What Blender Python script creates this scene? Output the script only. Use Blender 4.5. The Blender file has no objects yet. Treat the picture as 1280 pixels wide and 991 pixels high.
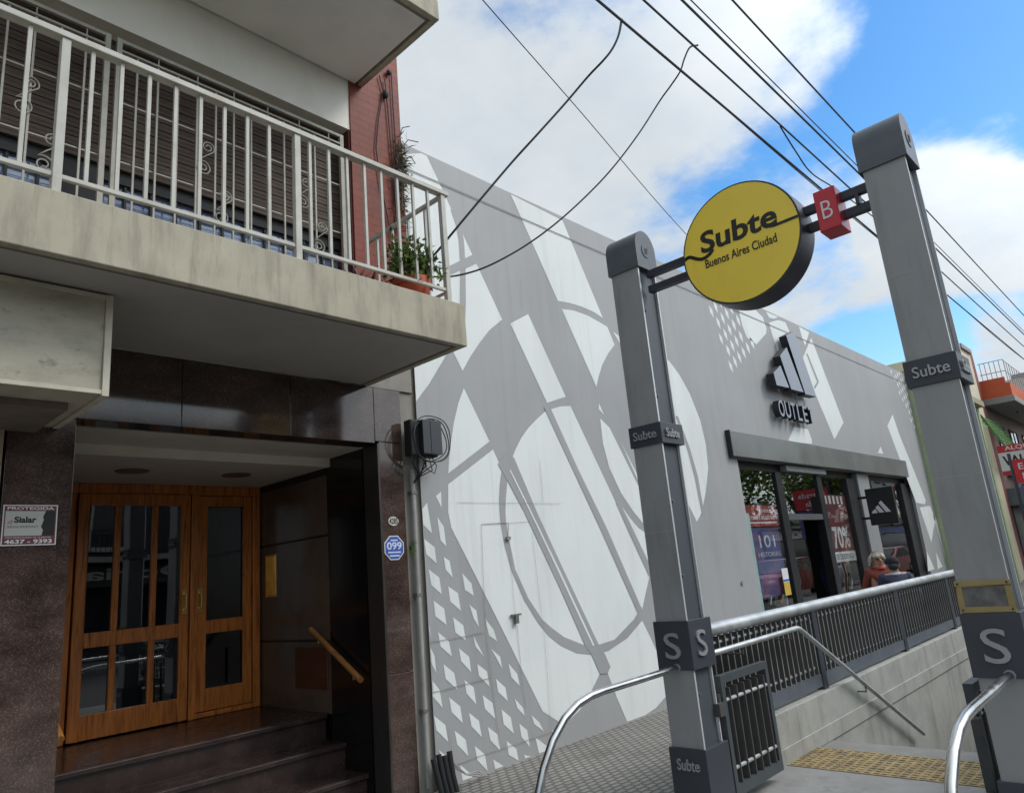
import bpy, bmesh, math, random
from mathutils import Vector, Matrix
from mathutils.geometry import tessellate_polygon
random.seed(7)
R = math.radians
SC = bpy.context.scene
COL = SC.collection

# ------------------------------------------------------------------ camera
CAMZ = 1.6
def cam_basis():
    y, p, r = R(47.40), R(13.90), R(-5.12)
    f = Vector((math.sin(y)*math.cos(p), math.cos(y)*math.cos(p), math.sin(p)))
    rt = Vector((math.cos(y), -math.sin(y), 0)); up = rt.cross(f)
    return rt*math.cos(r)+up*math.sin(r), rt*-math.sin(r)+up*math.cos(r), f
CR, CU, CF = cam_basis()
CAM = Vector((0, 0, CAMZ))
def at(axis, val, px, py):
    """point of the plane axis=val seen at photo pixel (px,py) from where the photograph was taken"""
    d = CR*((px-640)/900) - CU*((py-495.5)/900) + CF
    t = (val-CAM[axis])/d[axis]
    return CAM + d*t
cd = bpy.data.cameras.new('camera'); co = bpy.data.objects.new('camera', cd); COL.objects.link(co)
cd.sensor_width = 36; cd.lens = 36*900/1280; cd.clip_end = 2000; cd.clip_start = .05
M = Matrix((CR, CU, -CF)).transposed().to_4x4(); M.translation = CAM
co.matrix_world = M; SC.camera = co

# ------------------------------------------------------------------ materials
def lin(c):
    return tuple((v/12.92 if v <= .04045 else ((v+.055)/1.055)**2.4) for v in c)
def rgb(r, g, b): return lin((r/255, g/255, b/255))
MATS = {}
def nmat(name, col, rough=.6, metal=0.0, var=.12, scale=6.0, stretch=(1, 1, 1), bump=0.0, bscale=40.0,
         col2=None, fac2=0.0, scale2=2.0, stretch2=(1, 1, 1), spec=.5, emit=None, rvar=0.0, speck=None, grime=None):
    if name in MATS: return MATS[name]
    m = bpy.data.materials.new(name); m.use_nodes = True
    nt = m.node_tree; N = nt.nodes; L = nt.links
    b = N['Principled BSDF']
    b.inputs['Roughness'].default_value = rough; b.inputs['Metallic'].default_value = metal
    b.inputs['Specular IOR Level'].default_value = spec
    tc = N.new('ShaderNodeTexCoord')
    def mapped(st):
        mp = N.new('ShaderNodeMapping'); mp.inputs['Scale'].default_value = st
        L.new(tc.outputs['Object'], mp.inputs['Vector']); return mp.outputs[0]
    def noise(sc, st, det=5, ro=.55):
        n = N.new('ShaderNodeTexNoise'); n.inputs['Scale'].default_value = sc
        n.inputs['Detail'].default_value = det; n.inputs['Roughness'].default_value = ro
        L.new(mapped(st), n.inputs['Vector']); return n.outputs['Fac']
    n1 = noise(scale, stretch)
    mr = N.new('ShaderNodeMapRange'); L.new(n1, mr.inputs[0])
    mr.inputs[1].default_value = .3; mr.inputs[2].default_value = .7
    mr.inputs[3].default_value = 1-var; mr.inputs[4].default_value = 1+var
    base = N.new('ShaderNodeRGB'); base.outputs[0].default_value = (*col, 1)
    cur = base.outputs[0]
    if col2:
        n2 = noise(scale2, stretch2, 6, .65)
        m2 = N.new('ShaderNodeMapRange'); L.new(n2, m2.inputs[0]); m2.inputs[1].default_value = .48; m2.inputs[2].default_value = .68
        m2.inputs[3].default_value = 0; m2.inputs[4].default_value = fac2
        mx = N.new('ShaderNodeMix'); mx.data_type = 'RGBA'; L.new(m2.outputs[0], mx.inputs[0])
        L.new(cur, mx.inputs[6]); mx.inputs[7].default_value = (*col2, 1); cur = mx.outputs[2]
    if speck:
        v = N.new('ShaderNodeTexVoronoi'); v.inputs['Scale'].default_value = speck[1]
        L.new(mapped((1, 1, 1)), v.inputs['Vector'])
        m3 = N.new('ShaderNodeMapRange'); L.new(v.outputs['Color'], m3.inputs[0]); m3.inputs[1].default_value = .55; m3.inputs[2].default_value = .95
        m3.inputs[4].default_value = speck[2]
        mx = N.new('ShaderNodeMix'); mx.data_type = 'RGBA'; L.new(m3.outputs[0], mx.inputs[0])
        L.new(cur, mx.inputs[6]); mx.inputs[7].default_value = (*speck[0], 1); cur = mx.outputs[2]
    if grime:
        n3 = noise(grime[1], grime[2], 7, .62); m5 = N.new('ShaderNodeMapRange'); L.new(n3, m5.inputs[0]); m5.inputs[1].default_value = grime[4] if len(grime) > 4 else .52; m5.inputs[2].default_value = .74; m5.inputs[4].default_value = grime[3]
        mx = N.new('ShaderNodeMix'); mx.data_type = 'RGBA'; L.new(m5.outputs[0], mx.inputs[0]); L.new(cur, mx.inputs[6]); mx.inputs[7].default_value = (*grime[0], 1); cur = mx.outputs[2]
    vm = N.new('ShaderNodeVectorMath'); vm.operation = 'SCALE'; L.new(cur, vm.inputs[0]); L.new(mr.outputs[0], vm.inputs['Scale'])
    L.new(vm.outputs[0], b.inputs['Base Color'])
    if rvar:
        m4 = N.new('ShaderNodeMapRange'); L.new(n1, m4.inputs[0]); m4.inputs[1].default_value = .3; m4.inputs[2].default_value = .7
        m4.inputs[3].default_value = max(.02, rough-rvar); m4.inputs[4].default_value = min(1, rough+rvar)
        L.new(m4.outputs[0], b.inputs['Roughness'])
    if bump:
        bn = noise(bscale, (1, 1, 1), 4)
        bp = N.new('ShaderNodeBump'); bp.inputs['Strength'].default_value = bump; bp.inputs['Distance'].default_value = .01
        L.new(bn, bp.inputs['Height']); L.new(bp.outputs[0], b.inputs['Normal'])
    if emit:
        b.inputs['Emission Color'].default_value = (*emit[0], 1); b.inputs['Emission Strength'].default_value = emit[1]
    MATS[name] = m
    return m
def brick_mat(name, c1, c2, cm, bw, bh, mortar=.006, rough=.6, plane='xz', bump=.4, offset=.5, var=.12, rot=0.0, nscale=3.0, rvar=0.0, spec=.5):
    if name in MATS: return MATS[name]
    m = nmat(name, c1, rough, var=var, scale=nscale, rvar=rvar, spec=spec)
    nt = m.node_tree; N = nt.nodes; L = nt.links; b = N['Principled BSDF']
    tc = N.new('ShaderNodeTexCoord'); mp = N.new('ShaderNodeMapping')
    L.new(tc.outputs['Object'], mp.inputs['Vector'])
    if plane == 'xz': mp.inputs['Rotation'].default_value = (R(-90), 0, 0)
    else: mp.inputs['Rotation'].default_value = (0, 0, rot)
    br = N.new('ShaderNodeTexBrick'); L.new(mp.outputs[0], br.inputs['Vector'])
    br.inputs['Color1'].default_value = (*c1, 1); br.inputs['Color2'].default_value = (*c2, 1); br.inputs['Mortar'].default_value = (*cm, 1)
    br.inputs['Scale'].default_value = 1; br.inputs['Mortar Size'].default_value = mortar; br.inputs['Brick Width'].default_value = bw
    br.inputs['Row Height'].default_value = bh; br.inputs['Mortar Smooth'].default_value = .2; br.offset = offset
    vm = [n for n in N if n.type == 'VECT_MATH'][0]
    n3 = N.new('ShaderNodeTexNoise'); n3.inputs['Scale'].default_value = 1.7; n3.inputs['Detail'].default_value = 9; n3.inputs['Roughness'].default_value = .7; L.new(tc.outputs['Object'], n3.inputs['Vector'])
    m3 = N.new('ShaderNodeMapRange'); L.new(n3.outputs['Fac'], m3.inputs[0]); m3.inputs[1].default_value = .5; m3.inputs[2].default_value = .72; m3.inputs[4].default_value = .6
    mq = N.new('ShaderNodeMix'); mq.data_type = 'RGBA'; L.new(m3.outputs[0], mq.inputs[0]); L.new(br.outputs['Color'], mq.inputs[6]); mq.inputs[7].default_value = (*cm, 1); L.new(mq.outputs[2], vm.inputs[0])
    if bump:
        bp = N.new('ShaderNodeBump'); bp.inputs['Strength'].default_value = bump; bp.inputs['Distance'].default_value = .006; bp.invert = True
        L.new(br.outputs['Fac'], bp.inputs['Height']); L.new(bp.outputs[0], b.inputs['Normal'])
    return m
def glass_mat(name, ior=1.7, tint=(.75, .8, .8), extra=0.02):
    m = bpy.data.materials.new(name); m.use_nodes = True; nt = m.node_tree; N = nt.nodes; L = nt.links
    N.remove(N['Principled BSDF']); out = N['Material Output']
    t = N.new('ShaderNodeBsdfTransparent'); t.inputs[0].default_value = (*tint, 1)
    g = N.new('ShaderNodeBsdfGlossy'); g.inputs['Roughness'].default_value = 0.01; g.inputs['Color'].default_value = (.95, .97, 1, 1)
    fr = N.new('ShaderNodeFresnel'); fr.inputs['IOR'].default_value = ior
    ad = N.new('ShaderNodeMath'); ad.operation = 'ADD'; ad.inputs[1].default_value = extra; ad.use_clamp = True; L.new(fr.outputs[0], ad.inputs[0])
    # faint waviness of real plate glass
    tc = N.new('ShaderNodeTexCoord'); ns = N.new('ShaderNodeTexNoise'); ns.inputs['Scale'].default_value = 1.3; ns.inputs['Detail'].default_value = 1
    L.new(tc.outputs['Object'], ns.inputs['Vector'])
    bp = N.new('ShaderNodeBump'); bp.inputs['Strength'].default_value = .06; bp.inputs['Distance'].default_value = .02
    L.new(ns.outputs['Fac'], bp.inputs['Height']); L.new(bp.outputs[0], g.inputs['Normal'])
    gm = N.new('ShaderNodeNewGeometry'); iv = N.new('ShaderNodeMath'); iv.operation = 'SUBTRACT'; iv.inputs[0].default_value = 1; L.new(gm.outputs['Backfacing'], iv.inputs[1]); ml = N.new('ShaderNodeMath'); ml.operation = 'MULTIPLY'; L.new(ad.outputs[0], ml.inputs[0]); L.new(iv.outputs[0], ml.inputs[1])
    mx = N.new('ShaderNodeMixShader'); L.new(ml.outputs[0], mx.inputs[0]); L.new(t.outputs[0], mx.inputs[1]); L.new(g.outputs[0], mx.inputs[2])
    L.new(mx.outputs[0], out.inputs[0]); MATS[name] = m
    return m

G_WALL = nmat('store grey paint', (.355, .357, .360), .62, var=.05, scale=.9, col2=(.30, .305, .31), fac2=.55, scale2=.9, stretch2=(1, 1, .3), bump=.12, bscale=35, grime=((.22, .215, .205), 3.5, (2.2, 1, .10), .24))
G_LIGHT = nmat('mural pale paint', (.755, .785, .77), .6, var=.035, scale=1.2, col2=(.65, .68, .665), fac2=.55, scale2=.9, stretch2=(1, 1, .3), bump=.12, bscale=35, grime=((.40, .40, .37), 3.5, (2.2, 1, .10), .24))
G_BAND = nmat('mural grey paint', (.35, .352, .357), .62, var=.05, scale=.9, col2=(.30, .305, .31), fac2=.55, scale2=.9, stretch2=(1, 1, .3), bump=.12, bscale=35, grime=((.22, .215, .205), 3.5, (2.2, 1, .10), .24))
SEAM = nmat('rusty seam', (.30, .265, .22), .8, var=.5, scale=14, col2=(.16, .10, .06), fac2=.8, scale2=3)
CONC = nmat('balcony concrete', (.42, .385, .295), .85, var=.10, scale=5, col2=(.22, .20, .155), fac2=.6, scale2=3.2, stretch2=(2.2, 1, .45), bump=.14, bscale=110, grime=((.19, .175, .14), 9, (2.2, 1, .2), .5, .54))
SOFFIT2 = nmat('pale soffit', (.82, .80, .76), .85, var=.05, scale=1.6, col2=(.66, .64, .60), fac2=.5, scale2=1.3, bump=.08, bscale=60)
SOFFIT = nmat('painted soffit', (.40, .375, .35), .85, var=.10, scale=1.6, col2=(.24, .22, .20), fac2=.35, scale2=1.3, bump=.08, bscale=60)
WHITEW = nmat('white stucco', (.85, .83, .75), .85, var=.04, scale=3, col2=(.72, .70, .62), fac2=.5, scale2=1.5, stretch2=(1, 1, .4), bump=.15, bscale=70)
REDT = brick_mat('red glazed tile', (.225, .048, .028), (.19, .040, .024), (.13, .036, .026), .24, .075, .004, .55, 'xz', .35, var=.2, nscale=2.5, spec=.25)
REDPL = nmat('dark red plaster', (.12, .03, .03), .7, var=.15)
GRAN = nmat('brown granite', (.068, .043, .035), .085, var=.45, scale=3.2, stretch=(1, 1, 2.0), speck=((.21, .165, .145), 170, .42), col2=(.018, .012, .011), fac2=.75, scale2=1.8, rvar=.03, bump=.02, bscale=5, spec=.65)
GRAN2 = nmat('brown granite steps', (.036, .022, .020), .24, var=.35, scale=6, speck=((.15, .11, .10), 260, .28), rvar=.08, bump=.02, bscale=6)
BLACKP = nmat('black polished stone', (.008, .008, .009), .14, var=.3, scale=3)
MARB = nmat('brown marble panel', (.115, .088, .068), .22, var=.25, scale=2.5, stretch=(1, 1, .5), col2=(.045, .034, .028), fac2=.6, scale2=2.0)
WOOD = nmat('varnished wood', (.56, .185, .038), .32, var=.25, scale=9, stretch=(6, 6, .5), col2=(.19, .062, .018), fac2=.75, scale2=5, stretch2=(7, 7, .4), rvar=.1)
WOODH = nmat('wood rail', (.36, .155, .05), .35, var=.25, scale=8, stretch=(4, 1, 4))
BRASS = nmat('brass', (.78, .55, .20), .28, 1.0, var=.15, scale=8)
DGLASS = glass_mat('door glass', 1.9, (.30, .32, .31), .06)
SGLASS = glass_mat('store glass', 2.1, (.96, .97, .97), .06)
WGLASS = glass_mat('window glass', 2.0, (.3, .34, .4), .12)
GUARDM = nmat('guard paint', (.34, .325, .28), .55, var=.12, scale=7, col2=(.20, .16, .12), fac2=.5, scale2=6)
WHITEM = nmat('white metal paint', (.46, .45, .405), .5, var=.10, scale=7, col2=(.34, .29, .21), fac2=.5, scale2=6)
SHUT = nmat('wood shutter', (.070, .046, .034), .7, var=.35, scale=4, stretch=(1, 1, 10), col2=(.13, .09, .065), fac2=.6, scale2=2.5)
BLACK = nmat('black paint', (.012, .012, .014), .4, var=.2)
BLACKM = nmat('black matt', (.02, .02, .022), .7, var=.2)
BOXS = nmat('weathered cream sheet', (.47, .435, .34), .7, var=.10, scale=3, col2=(.28, .26, .20), fac2=.65, scale2=3.2, stretch2=(1, 1, 2.2), bump=.1, bscale=18, grime=((.13, .12, .10), 7, (1, 1, 1.6), .8, .60))
PIPE = nmat('grey pipe', (.32, .32, .30), .6, var=.15, scale=8)
STRIP = nmat('grey stucco strip', (.27, .255, .225), .85, var=.18, scale=5, stretch=(1, 1, .4), bump=.2)
TANW = nmat('tan stucco', (.36, .29, .20), .8, var=.12, scale=4, bump=.15)
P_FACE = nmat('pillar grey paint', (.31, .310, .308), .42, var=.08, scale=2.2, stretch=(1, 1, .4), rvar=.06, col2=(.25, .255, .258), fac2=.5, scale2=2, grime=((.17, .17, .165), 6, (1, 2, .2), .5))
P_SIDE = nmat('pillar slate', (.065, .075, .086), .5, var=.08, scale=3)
P_BAND = nmat('pillar band dark', (.045, .050, .062), .45, var=.08, scale=4)
P_CAP = nmat('pillar cap', (.085, .095, .112), .45, var=.12, scale=6, col2=(.14, .14, .135), fac2=.5, scale2=5)
EDGE = nmat('bare metal edge', (.62, .63, .63), .4, .3, var=.1)
STEELL = nmat('steel letters', (.36, .36, .37), .4, .3, var=.1)
STEEL = nmat('brushed steel tube', (.58, .58, .57), .27, 1.0, var=.10, scale=8, rvar=.07)
TUBEP = nmat('galvanised tube', (.50, .52, .52), .42, .55, var=.14, scale=5, rvar=.08, grime=((.28, .27, .25), 9, (1, 1, 1), .5))
BARM = nmat('dark bar paint', (.075, .071, .068), .5, var=.12, scale=6)
GATEM = nmat('gate paint', (.06, .07, .075), .5, var=.12, scale=6)
KERBST = nmat('pale stone wall', (.36, .362, .335), .75, var=.10, scale=4, col2=(.25, .25, .23), fac2=.5, scale2=3, bump=.2, grime=((.14, .135, .12), 4, (1.6, 1, .2), .55))
YELL = nmat('yellow sign face', (.95, .70, .075), .30, var=.05, scale=2, grime=((.5, .36, .06), 4, (1, 1, .4), .35))
YPLATE = nmat('ochre frame', (.33, .25, .10), .5, var=.15, scale=8)
SIGNB = nmat('sign drum', (.030, .030, .042), .45, var=.08)
REDB = nmat('red enamel', (.55, .025, .04), .35, var=.06)
WHITEP = nmat('white print', (.72, .72, .72), .5, var=.03)
CREAMP = nmat('cream print', (.62, .60, .52), .5, var=.05)
BLACKI = nmat('black ink', (.012, .011, .010), .5, var=.05)
BLUEP = nmat('blue enamel', (.045, .11, .42), .35, var=.08)
MAROON = nmat('maroon print', (.15, .03, .035), .5, var=.1)
FASC = nmat('fascia sheet', (.215, .22, .212), .38, .3, var=.10, scale=1.4, rvar=.08, col2=(.12, .115, .105), fac2=.5, scale2=.8)
FASCL = nmat('light header', (.30, .32, .31), .5, var=.06)
COLG = nmat('grey column', (.26, .265, .27), .6, var=.06)
LOGOM = nmat('logo blue grey face', (.28, .31, .36), .42, var=.04)
LOGOD = nmat('logo dark return', (.014, .016, .022), .5, var=.08)
TERRA = nmat('orange clay pot', (.48, .09, .035), .6, var=.12, scale=9)
LEAF1 = nmat('leaf green', (.055, .085, .022), .5, var=.5, scale=14)
LEAF2 = nmat('leaf green light', (.15, .21, .05), .5, var=.45, scale=12)
LEAFR = nmat('leaf purple', (.055, .022, .025), .55, var=.4, scale=12)
LEAFD = nmat('dry weed', (.10, .095, .07), .7, var=.4, scale=12)
TREEL = nmat('tree leaf', (.14, .21, .035), .5, var=.6, scale=1.5)
TREED = nmat('tree leaf dark', (.035, .055, .015), .55, var=.5, scale=1.5)
BARK = nmat('bark', (.10, .085, .07), .9, var=.35, scale=8, stretch=(3, 3, .6), bump=.5, bscale=20)
CABLE = nmat('cable black', (.012, .012, .014), .55, var=.2)
SKIN = nmat('skin', (.42, .24, .17), .5, var=.06)
HAIRW = nmat('grey blond hair', (.50, .45, .36), .6, var=.3, scale=30)
ORANGEJ = nmat('rust red jacket', (.19, .040, .024), .8, var=.2, scale=12)
NAVY = nmat('navy cloth', (.025, .03, .065), .8, var=.2, scale=12)
NAVYC = nmat('navy knit', (.012, .014, .022), .9, var=.2, scale=40)
DENIM = nmat('denim', (.05, .07, .12), .8, var=.2, scale=12)
LENS = nmat('brown lens', (.05, .025, .012), .15)
SHOE = nmat('dark shoe', (.03, .028, .026), .6)
PAVE = brick_mat('pavement tiles', (.27, .258, .235), (.23, .22, .20), (.095, .090, .080), .105, .062, .011, .78, 'xy', .7, var=.14, nscale=1.1)
SLAB = nmat('entrance slab', (.27, .265, .255), .8, var=.10, scale=2, col2=(.19, .185, .175), fac2=.6, scale2=1.5, bump=.15, speck=((.12, .118, .11), 9, .25), grime=((.11, .105, .10), 5, (1, 1, 1), .5, .56))
TACT = nmat('tactile yellow paving', (.30, .225, .11), .8, var=.35, scale=14, col2=(.15, .125, .085), fac2=.8, scale2=9, bump=.9, bscale=55)
ASPH = nmat('asphalt', (.05, .05, .05), .85, var=.15, scale=6, bump=.4, bscale=80)
EARTH = nmat('far ground', (.12, .115, .105), .9, var=.15, scale=1)
KERBM = nmat('kerb granite', (.25, .245, .235), .8, var=.12, scale=6)
ROADW = nmat('road paint', (.6, .6, .58), .7, var=.12)

# ------------------------------------------------------------------ mesh builder
class MB:
    def __init__(s): s.v = []; s.f = []; s.m = []
    def quadface(s, pts, mi=0):
        i = len(s.v); s.v += [Vector(p) for p in pts]; s.f.append(tuple(range(i, i+len(pts)))); s.m.append(mi); return s
    def poly(s, pts, mi=0):
        pts = [Vector(p) for p in pts]; i = len(s.v); s.v += pts
        for t in tessellate_polygon([pts]): s.f.append(tuple(i+k for k in t)); s.m.append(mi)
        return s
    def box(s, x0, x1, y0, y1, z0, z1, mi=0):
        return s.obox(Vector(((x0+x1)/2, (y0+y1)/2, (z0+z1)/2)), Vector(((x1-x0)/2, 0, 0)), Vector((0, (y1-y0)/2, 0)), Vector((0, 0, (z1-z0)/2)), mi)
    def obox(s, c, a, b, d, mi=0):
        i = len(s.v); c = Vector(c)
        for sx in (-1, 1):
            for sy in (-1, 1):
                for sz in (-1, 1): s.v.append(c+a*sx+b*sy+d*sz)
        for f in ((0, 1, 3, 2), (4, 6, 7, 5), (0, 4, 5, 1), (2, 3, 7, 6), (0, 2, 6, 4), (1, 5, 7, 3)):
            s.f.append(tuple(i+k for k in f)); s.m.append(mi)
        return s
    def bar(s, p0, p1, w, h, up=(0, 0, 1), mi=0):
        p0 = Vector(p0); p1 = Vector(p1); d = (p1-p0); n = d.normalized(); u = Vector(up)
        if abs(n.dot(u)) > .99: u = Vector((0, 1, 0))
        sd = n.cross(u).normalized(); u2 = sd.cross(n).normalized()
        return s.obox((p0+p1)/2, d/2, sd*(w/2), u2*(h/2), mi)
    def tube(s, path, r, n=10, mi=0, cap=True):
        path = [Vector(p) for p in path]; rings = []
        rr = r if isinstance(r, (list, tuple)) else [r]*len(path)
        prev = None
        for k, p in enumerate(path):
            if k == 0: t = path[1]-p
            elif k == len(path)-1: t = p-path[k-1]
            else: t = (path[k+1]-p).normalized()+(p-path[k-1]).normalized()
            t = t.normalized() if t.length > 1e-9 else Vector((0, 0, 1))
            if prev is None:
                u = Vector((0, 0, 1)) if abs(t.z) < .9 else Vector((1, 0, 0))
                prev = t.cross(u).normalized()
            a = (prev-t*prev.dot(t)).normalized(); prev = a; b = t.cross(a)
            i = len(s.v); rings.append(i)
            for q in range(n):
                an = 2*math.pi*q/n; s.v.append(p+a*(math.cos(an)*rr[k])+b*(math.sin(an)*rr[k]))
        for k in range(len(path)-1):
            for q in range(n):
                q2 = (q+1) % n; s.f.append((rings[k]+q, rings[k]+q2, rings[k+1]+q2, rings[k+1]+q)); s.m.append(mi)
        if cap:
            s.f.append(tuple(rings[0]+q for q in range(n))[::-1]); s.m.append(mi)
            s.f.append(tuple(rings[-1]+q for q in range(n))); s.m.append(mi)
        return s
    def prism(s, pts, d, mi=0, ms=None):
        """flat outline pts extruded by vector d; ms = material of the sides"""
        pts = [Vector(p) for p in pts]; d = Vector(d); n = len(pts); i = len(s.v)
        s.v += pts; s.v += [p+d for p in pts]
        for t in tessellate_polygon([pts]):
            s.f.append(tuple(i+k for k in t)); s.m.append(mi)
            s.f.append(tuple(i+n+k for k in t)[::-1]); s.m.append(mi)
        for k in range(n):
            k2 = (k+1) % n; s.f.append((i+k, i+k2, i+n+k2, i+n+k)); s.m.append(mi if ms is None else ms)
        return s
    def lathe(s, c, prof, n=20, mi=0):
        c = Vector(c); rings = []
        for r, z in prof:
            rings.append(len(s.v))
            for q in range(n):
                a = 2*math.pi*q/n; s.v.append(c+Vector((math.cos(a)*r, math.sin(a)*r, z)))
        for k in range(len(prof)-1):
            for q in range(n):
                q2 = (q+1) % n; s.f.append((rings[k]+q, rings[k]+q2, rings[k+1]+q2, rings[k+1]+q)); s.m.append(mi)
        return s
    def ball(s, c, rx, ry, rz, n=14, k=9, mi=0):
        c = Vector(c); rings = []
        for j in range(k+1):
            th = math.pi*j/k; rings.append(len(s.v))
            for q in range(n):
                a = 2*math.pi*q/n
                s.v.append(c+Vector((rx*math.sin(th)*math.cos(a), ry*math.sin(th)*math.sin(a), rz*math.cos(th))))
        for j in range(k):
            for q in range(n):
                q2 = (q+1) % n; s.f.append((rings[j]+q, rings[j+1]+q, rings[j+1]+q2, rings[j]+q2)); s.m.append(mi)
        return s
    def leaf(s, c, d, nrm, l, w, mi=0):
        c = Vector(c); d = Vector(d).normalized(); sd = d.cross(Vector(nrm)); sd = sd.normalized() if sd.length > 1e-6 else Vector((1, 0, 0))
        up = sd.cross(d)*l*.12
        s.quadface((c, c+d*l*.45+sd*w/2+up, c+d*l, c+d*l*.45-sd*w/2+up), mi); return s
    def add(s, verts, faces, mi=0):
        i = len(s.v); s.v += verts; s.f += [tuple(i+k for k in f) for f in faces]; s.m += [mi]*len(faces); return s
    def build(s, name, mats, parent=None, smooth=False, bevel=0.0, seg=2, angle=35):
        if not isinstance(mats, (list, tuple)): mats = [mats]
        off = Vector((0, 0, 0)); p = parent
        while p is not None: off += p.location; p = p.parent
        me = bpy.data.meshes.new(name); me.from_pydata([tuple(v-off) for v in s.v], [], s.f)
        for m in mats: me.materials.append(m)
        me.polygons.foreach_set('material_index', s.m); 
        bm = bmesh.new(); bm.from_mesh(me); bmesh.ops.remove_doubles(bm, verts=bm.verts, dist=1e-5) if not getattr(s, 'keep', False) else None
        if not getattr(s, 'keepn', False): bmesh.ops.recalc_face_normals(bm, faces=bm.faces)
        bm.to_mesh(me); bm.free()
        if smooth: me.polygons.foreach_set('use_smooth', [True]*len(me.polygons))
        me.update()
        o = bpy.data.objects.new(name, me); COL.objects.link(o)
        if parent is not None: o.parent = parent
        if smooth:
            e = o.modifiers.new('split', 'EDGE_SPLIT'); e.split_angle = R(angle)
        if bevel:
            b = o.modifiers.new('bevel', 'BEVEL'); b.width = bevel; b.segments = seg; b.limit_method = 'ANGLE'; b.angle_limit = R(40)
        return o
def thing(name, loc, label, cat, group=None):
    o = bpy.data.objects.new(name, None); o.empty_display_size = .2; COL.objects.link(o); o.location = loc
    o['label'] = label; o['category'] = cat
    if group: o['group'] = group
    return o
def tag(o, label, cat, group=None):
    o['label'] = label; o['category'] = cat
    if group: o['group'] = group
    return o
def struct(o): o['kind'] = 'structure'; return o
def kids(o): return [c for c in bpy.data.objects if c.parent == o]
def copy_tree(o, parent=None):
    c = o.copy(); COL.objects.link(c); c.parent = parent
    for ch in kids(o): copy_tree(ch, c)
    return c

_txt = {}
def text_mesh(body, bold=0.0, shear=0.0):
    k = (body, bold, shear)
    if k in _txt: return _txt[k]
    cu = bpy.data.curves.new('txt', 'FONT'); cu.body = body; cu.size = 1; cu.offset = bold; cu.shear = shear; cu.resolution_u = 4
    o = bpy.data.objects.new('txt', cu); COL.objects.link(o)
    dg = bpy.context.evaluated_depsgraph_get(); dg.update()
    me = bpy.data.meshes.new_from_object(o.evaluated_get(dg))
    vs = [v.co.copy() for v in me.vertices]; fs = [tuple(p.vertices) for p in me.polygons]
    bpy.data.objects.remove(o); bpy.data.curves.remove(cu); bpy.data.meshes.remove(me)
    x0 = min(v.x for v in vs); x1 = max(v.x for v in vs); y0 = min(v.y for v in vs); y1 = max(v.y for v in vs)
    _txt[k] = (vs, fs, x0, x1, y0, y1); return _txt[k]
def add_text(mb, body, o, u, v, w, h, depth=.004, bold=0.0, mi=0, shear=0.0, ms=None):
    """raised lettering filling the rectangle o + u*w + v*h, thickness depth along u x v"""
    vs, fs, x0, x1, y0, y1 = text_mesh(body, bold, shear)
    o = Vector(o); u = Vector(u); v = Vector(v); n = u.cross(v)
    P = [o+u*((p.x-x0)/(x1-x0)*w)+v*((p.y-y0)/(y1-y0)*h) for p in vs]
    k = len(P); ed = {}
    for f in fs:
        for a, b in zip(f, f[1:]+f[:1]):
            e = (min(a, b), max(a, b)); ed.setdefault(e, []).append((a, b))
    faces = [f for f in fs] + [tuple(k+i for i in f) for f in fs]
    side = [(l[0][0], l[0][1], k+l[0][1], k+l[0][0]) for l in ed.values() if len(l) == 1]
    i = len(mb.v); mb.v += P + [p+n*depth for p in P]
    mb.f += [tuple(i+q for q in f) for f in faces]; mb.m += [mi]*len(faces)
    mb.f += [tuple(i+q for q in f) for f in side]; mb.m += [mi if ms is None else ms]*len(side)
FX = (Vector((0, -1, 0)), Vector((0, 0, 1)))        # lettering on a face looking to -x
FY = (Vector((1, 0, 0)), Vector((0, 0, 1)))         # lettering on a face looking to -y

W = 4.88                                             # facade plane

# ------------------------------------------------------------------ ground
def frame_sheet(name, X0, X1, Y0, Y1, hx0, hx1, hy0, hy1, z, mat):
    mb = MB()
    for a, b, c, d in ((X0, X1, Y0, hy0), (X0, X1, hy1, Y1), (X0, hx0, hy0, hy1), (hx1, X1, hy0, hy1)):
        mb.quadface(((a, c, z), (b, c, z), (b, d, z), (a, d, z)))
    return struct(mb.build(name, mat))
HX0, HX1, HY0, HY1 = 6.36, 13.0, 1.02, 2.78
frame_sheet('ground', -700, 900, -700, 700, HX0-.001, HX1+.2, HY0-.2, HY1+.2, -.16, EARTH)
frame_sheet('sidewalk', -60, 160, -1.0, 7.2, HX0, HX1, HY0, HY1, 0, PAVE)
mb = MB(); mb.quadface(((4.36, 1.02, .004), (HX0, 1.02, .004), (HX0, 2.775, .004), (4.36, 2.775, .004)))
mb.quadface(((2.2, -.2, .004), (4.36, -.2, .004), (4.36, 2.86, .004), (2.2, 2.86, .004)))
struct(mb.build('entrance_paving', SLAB))
mb = MB(); mb.quadface(((5.75, 1.04, .008), (6.34, 1.04, .008), (6.34, 2.77, .008), (5.75, 2.77, .008)))
for i in range(10):
    for j in range(28):
        x = 5.78+i*.058; y = 1.07+j*.061
        mb.box(x, x+.035, y, y+.035, .0085, .0125)
struct(mb.build('tactile_paving', TACT))
mb = MB(); mb.box(-60, 160, -1.15, -1.0, -.15, .004); struct(mb.build('kerb', KERBM, bevel=.015))
mb = MB(); mb.quadface(((-60, -10.5, -.13), (160, -10.5, -.13), (160, -1.15, -.13), (-60, -1.15, -.13))); struct(mb.build('road', ASPH))
mb = MB()
for i in range(24):
    x = -30+i*7.5; mb.quadface(((x, -5.9, -.126), (x+3, -5.9, -.126), (x+3, -5.78, -.126), (x, -5.78, -.126)))
struct(mb.build('road_marking', ROADW))
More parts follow.
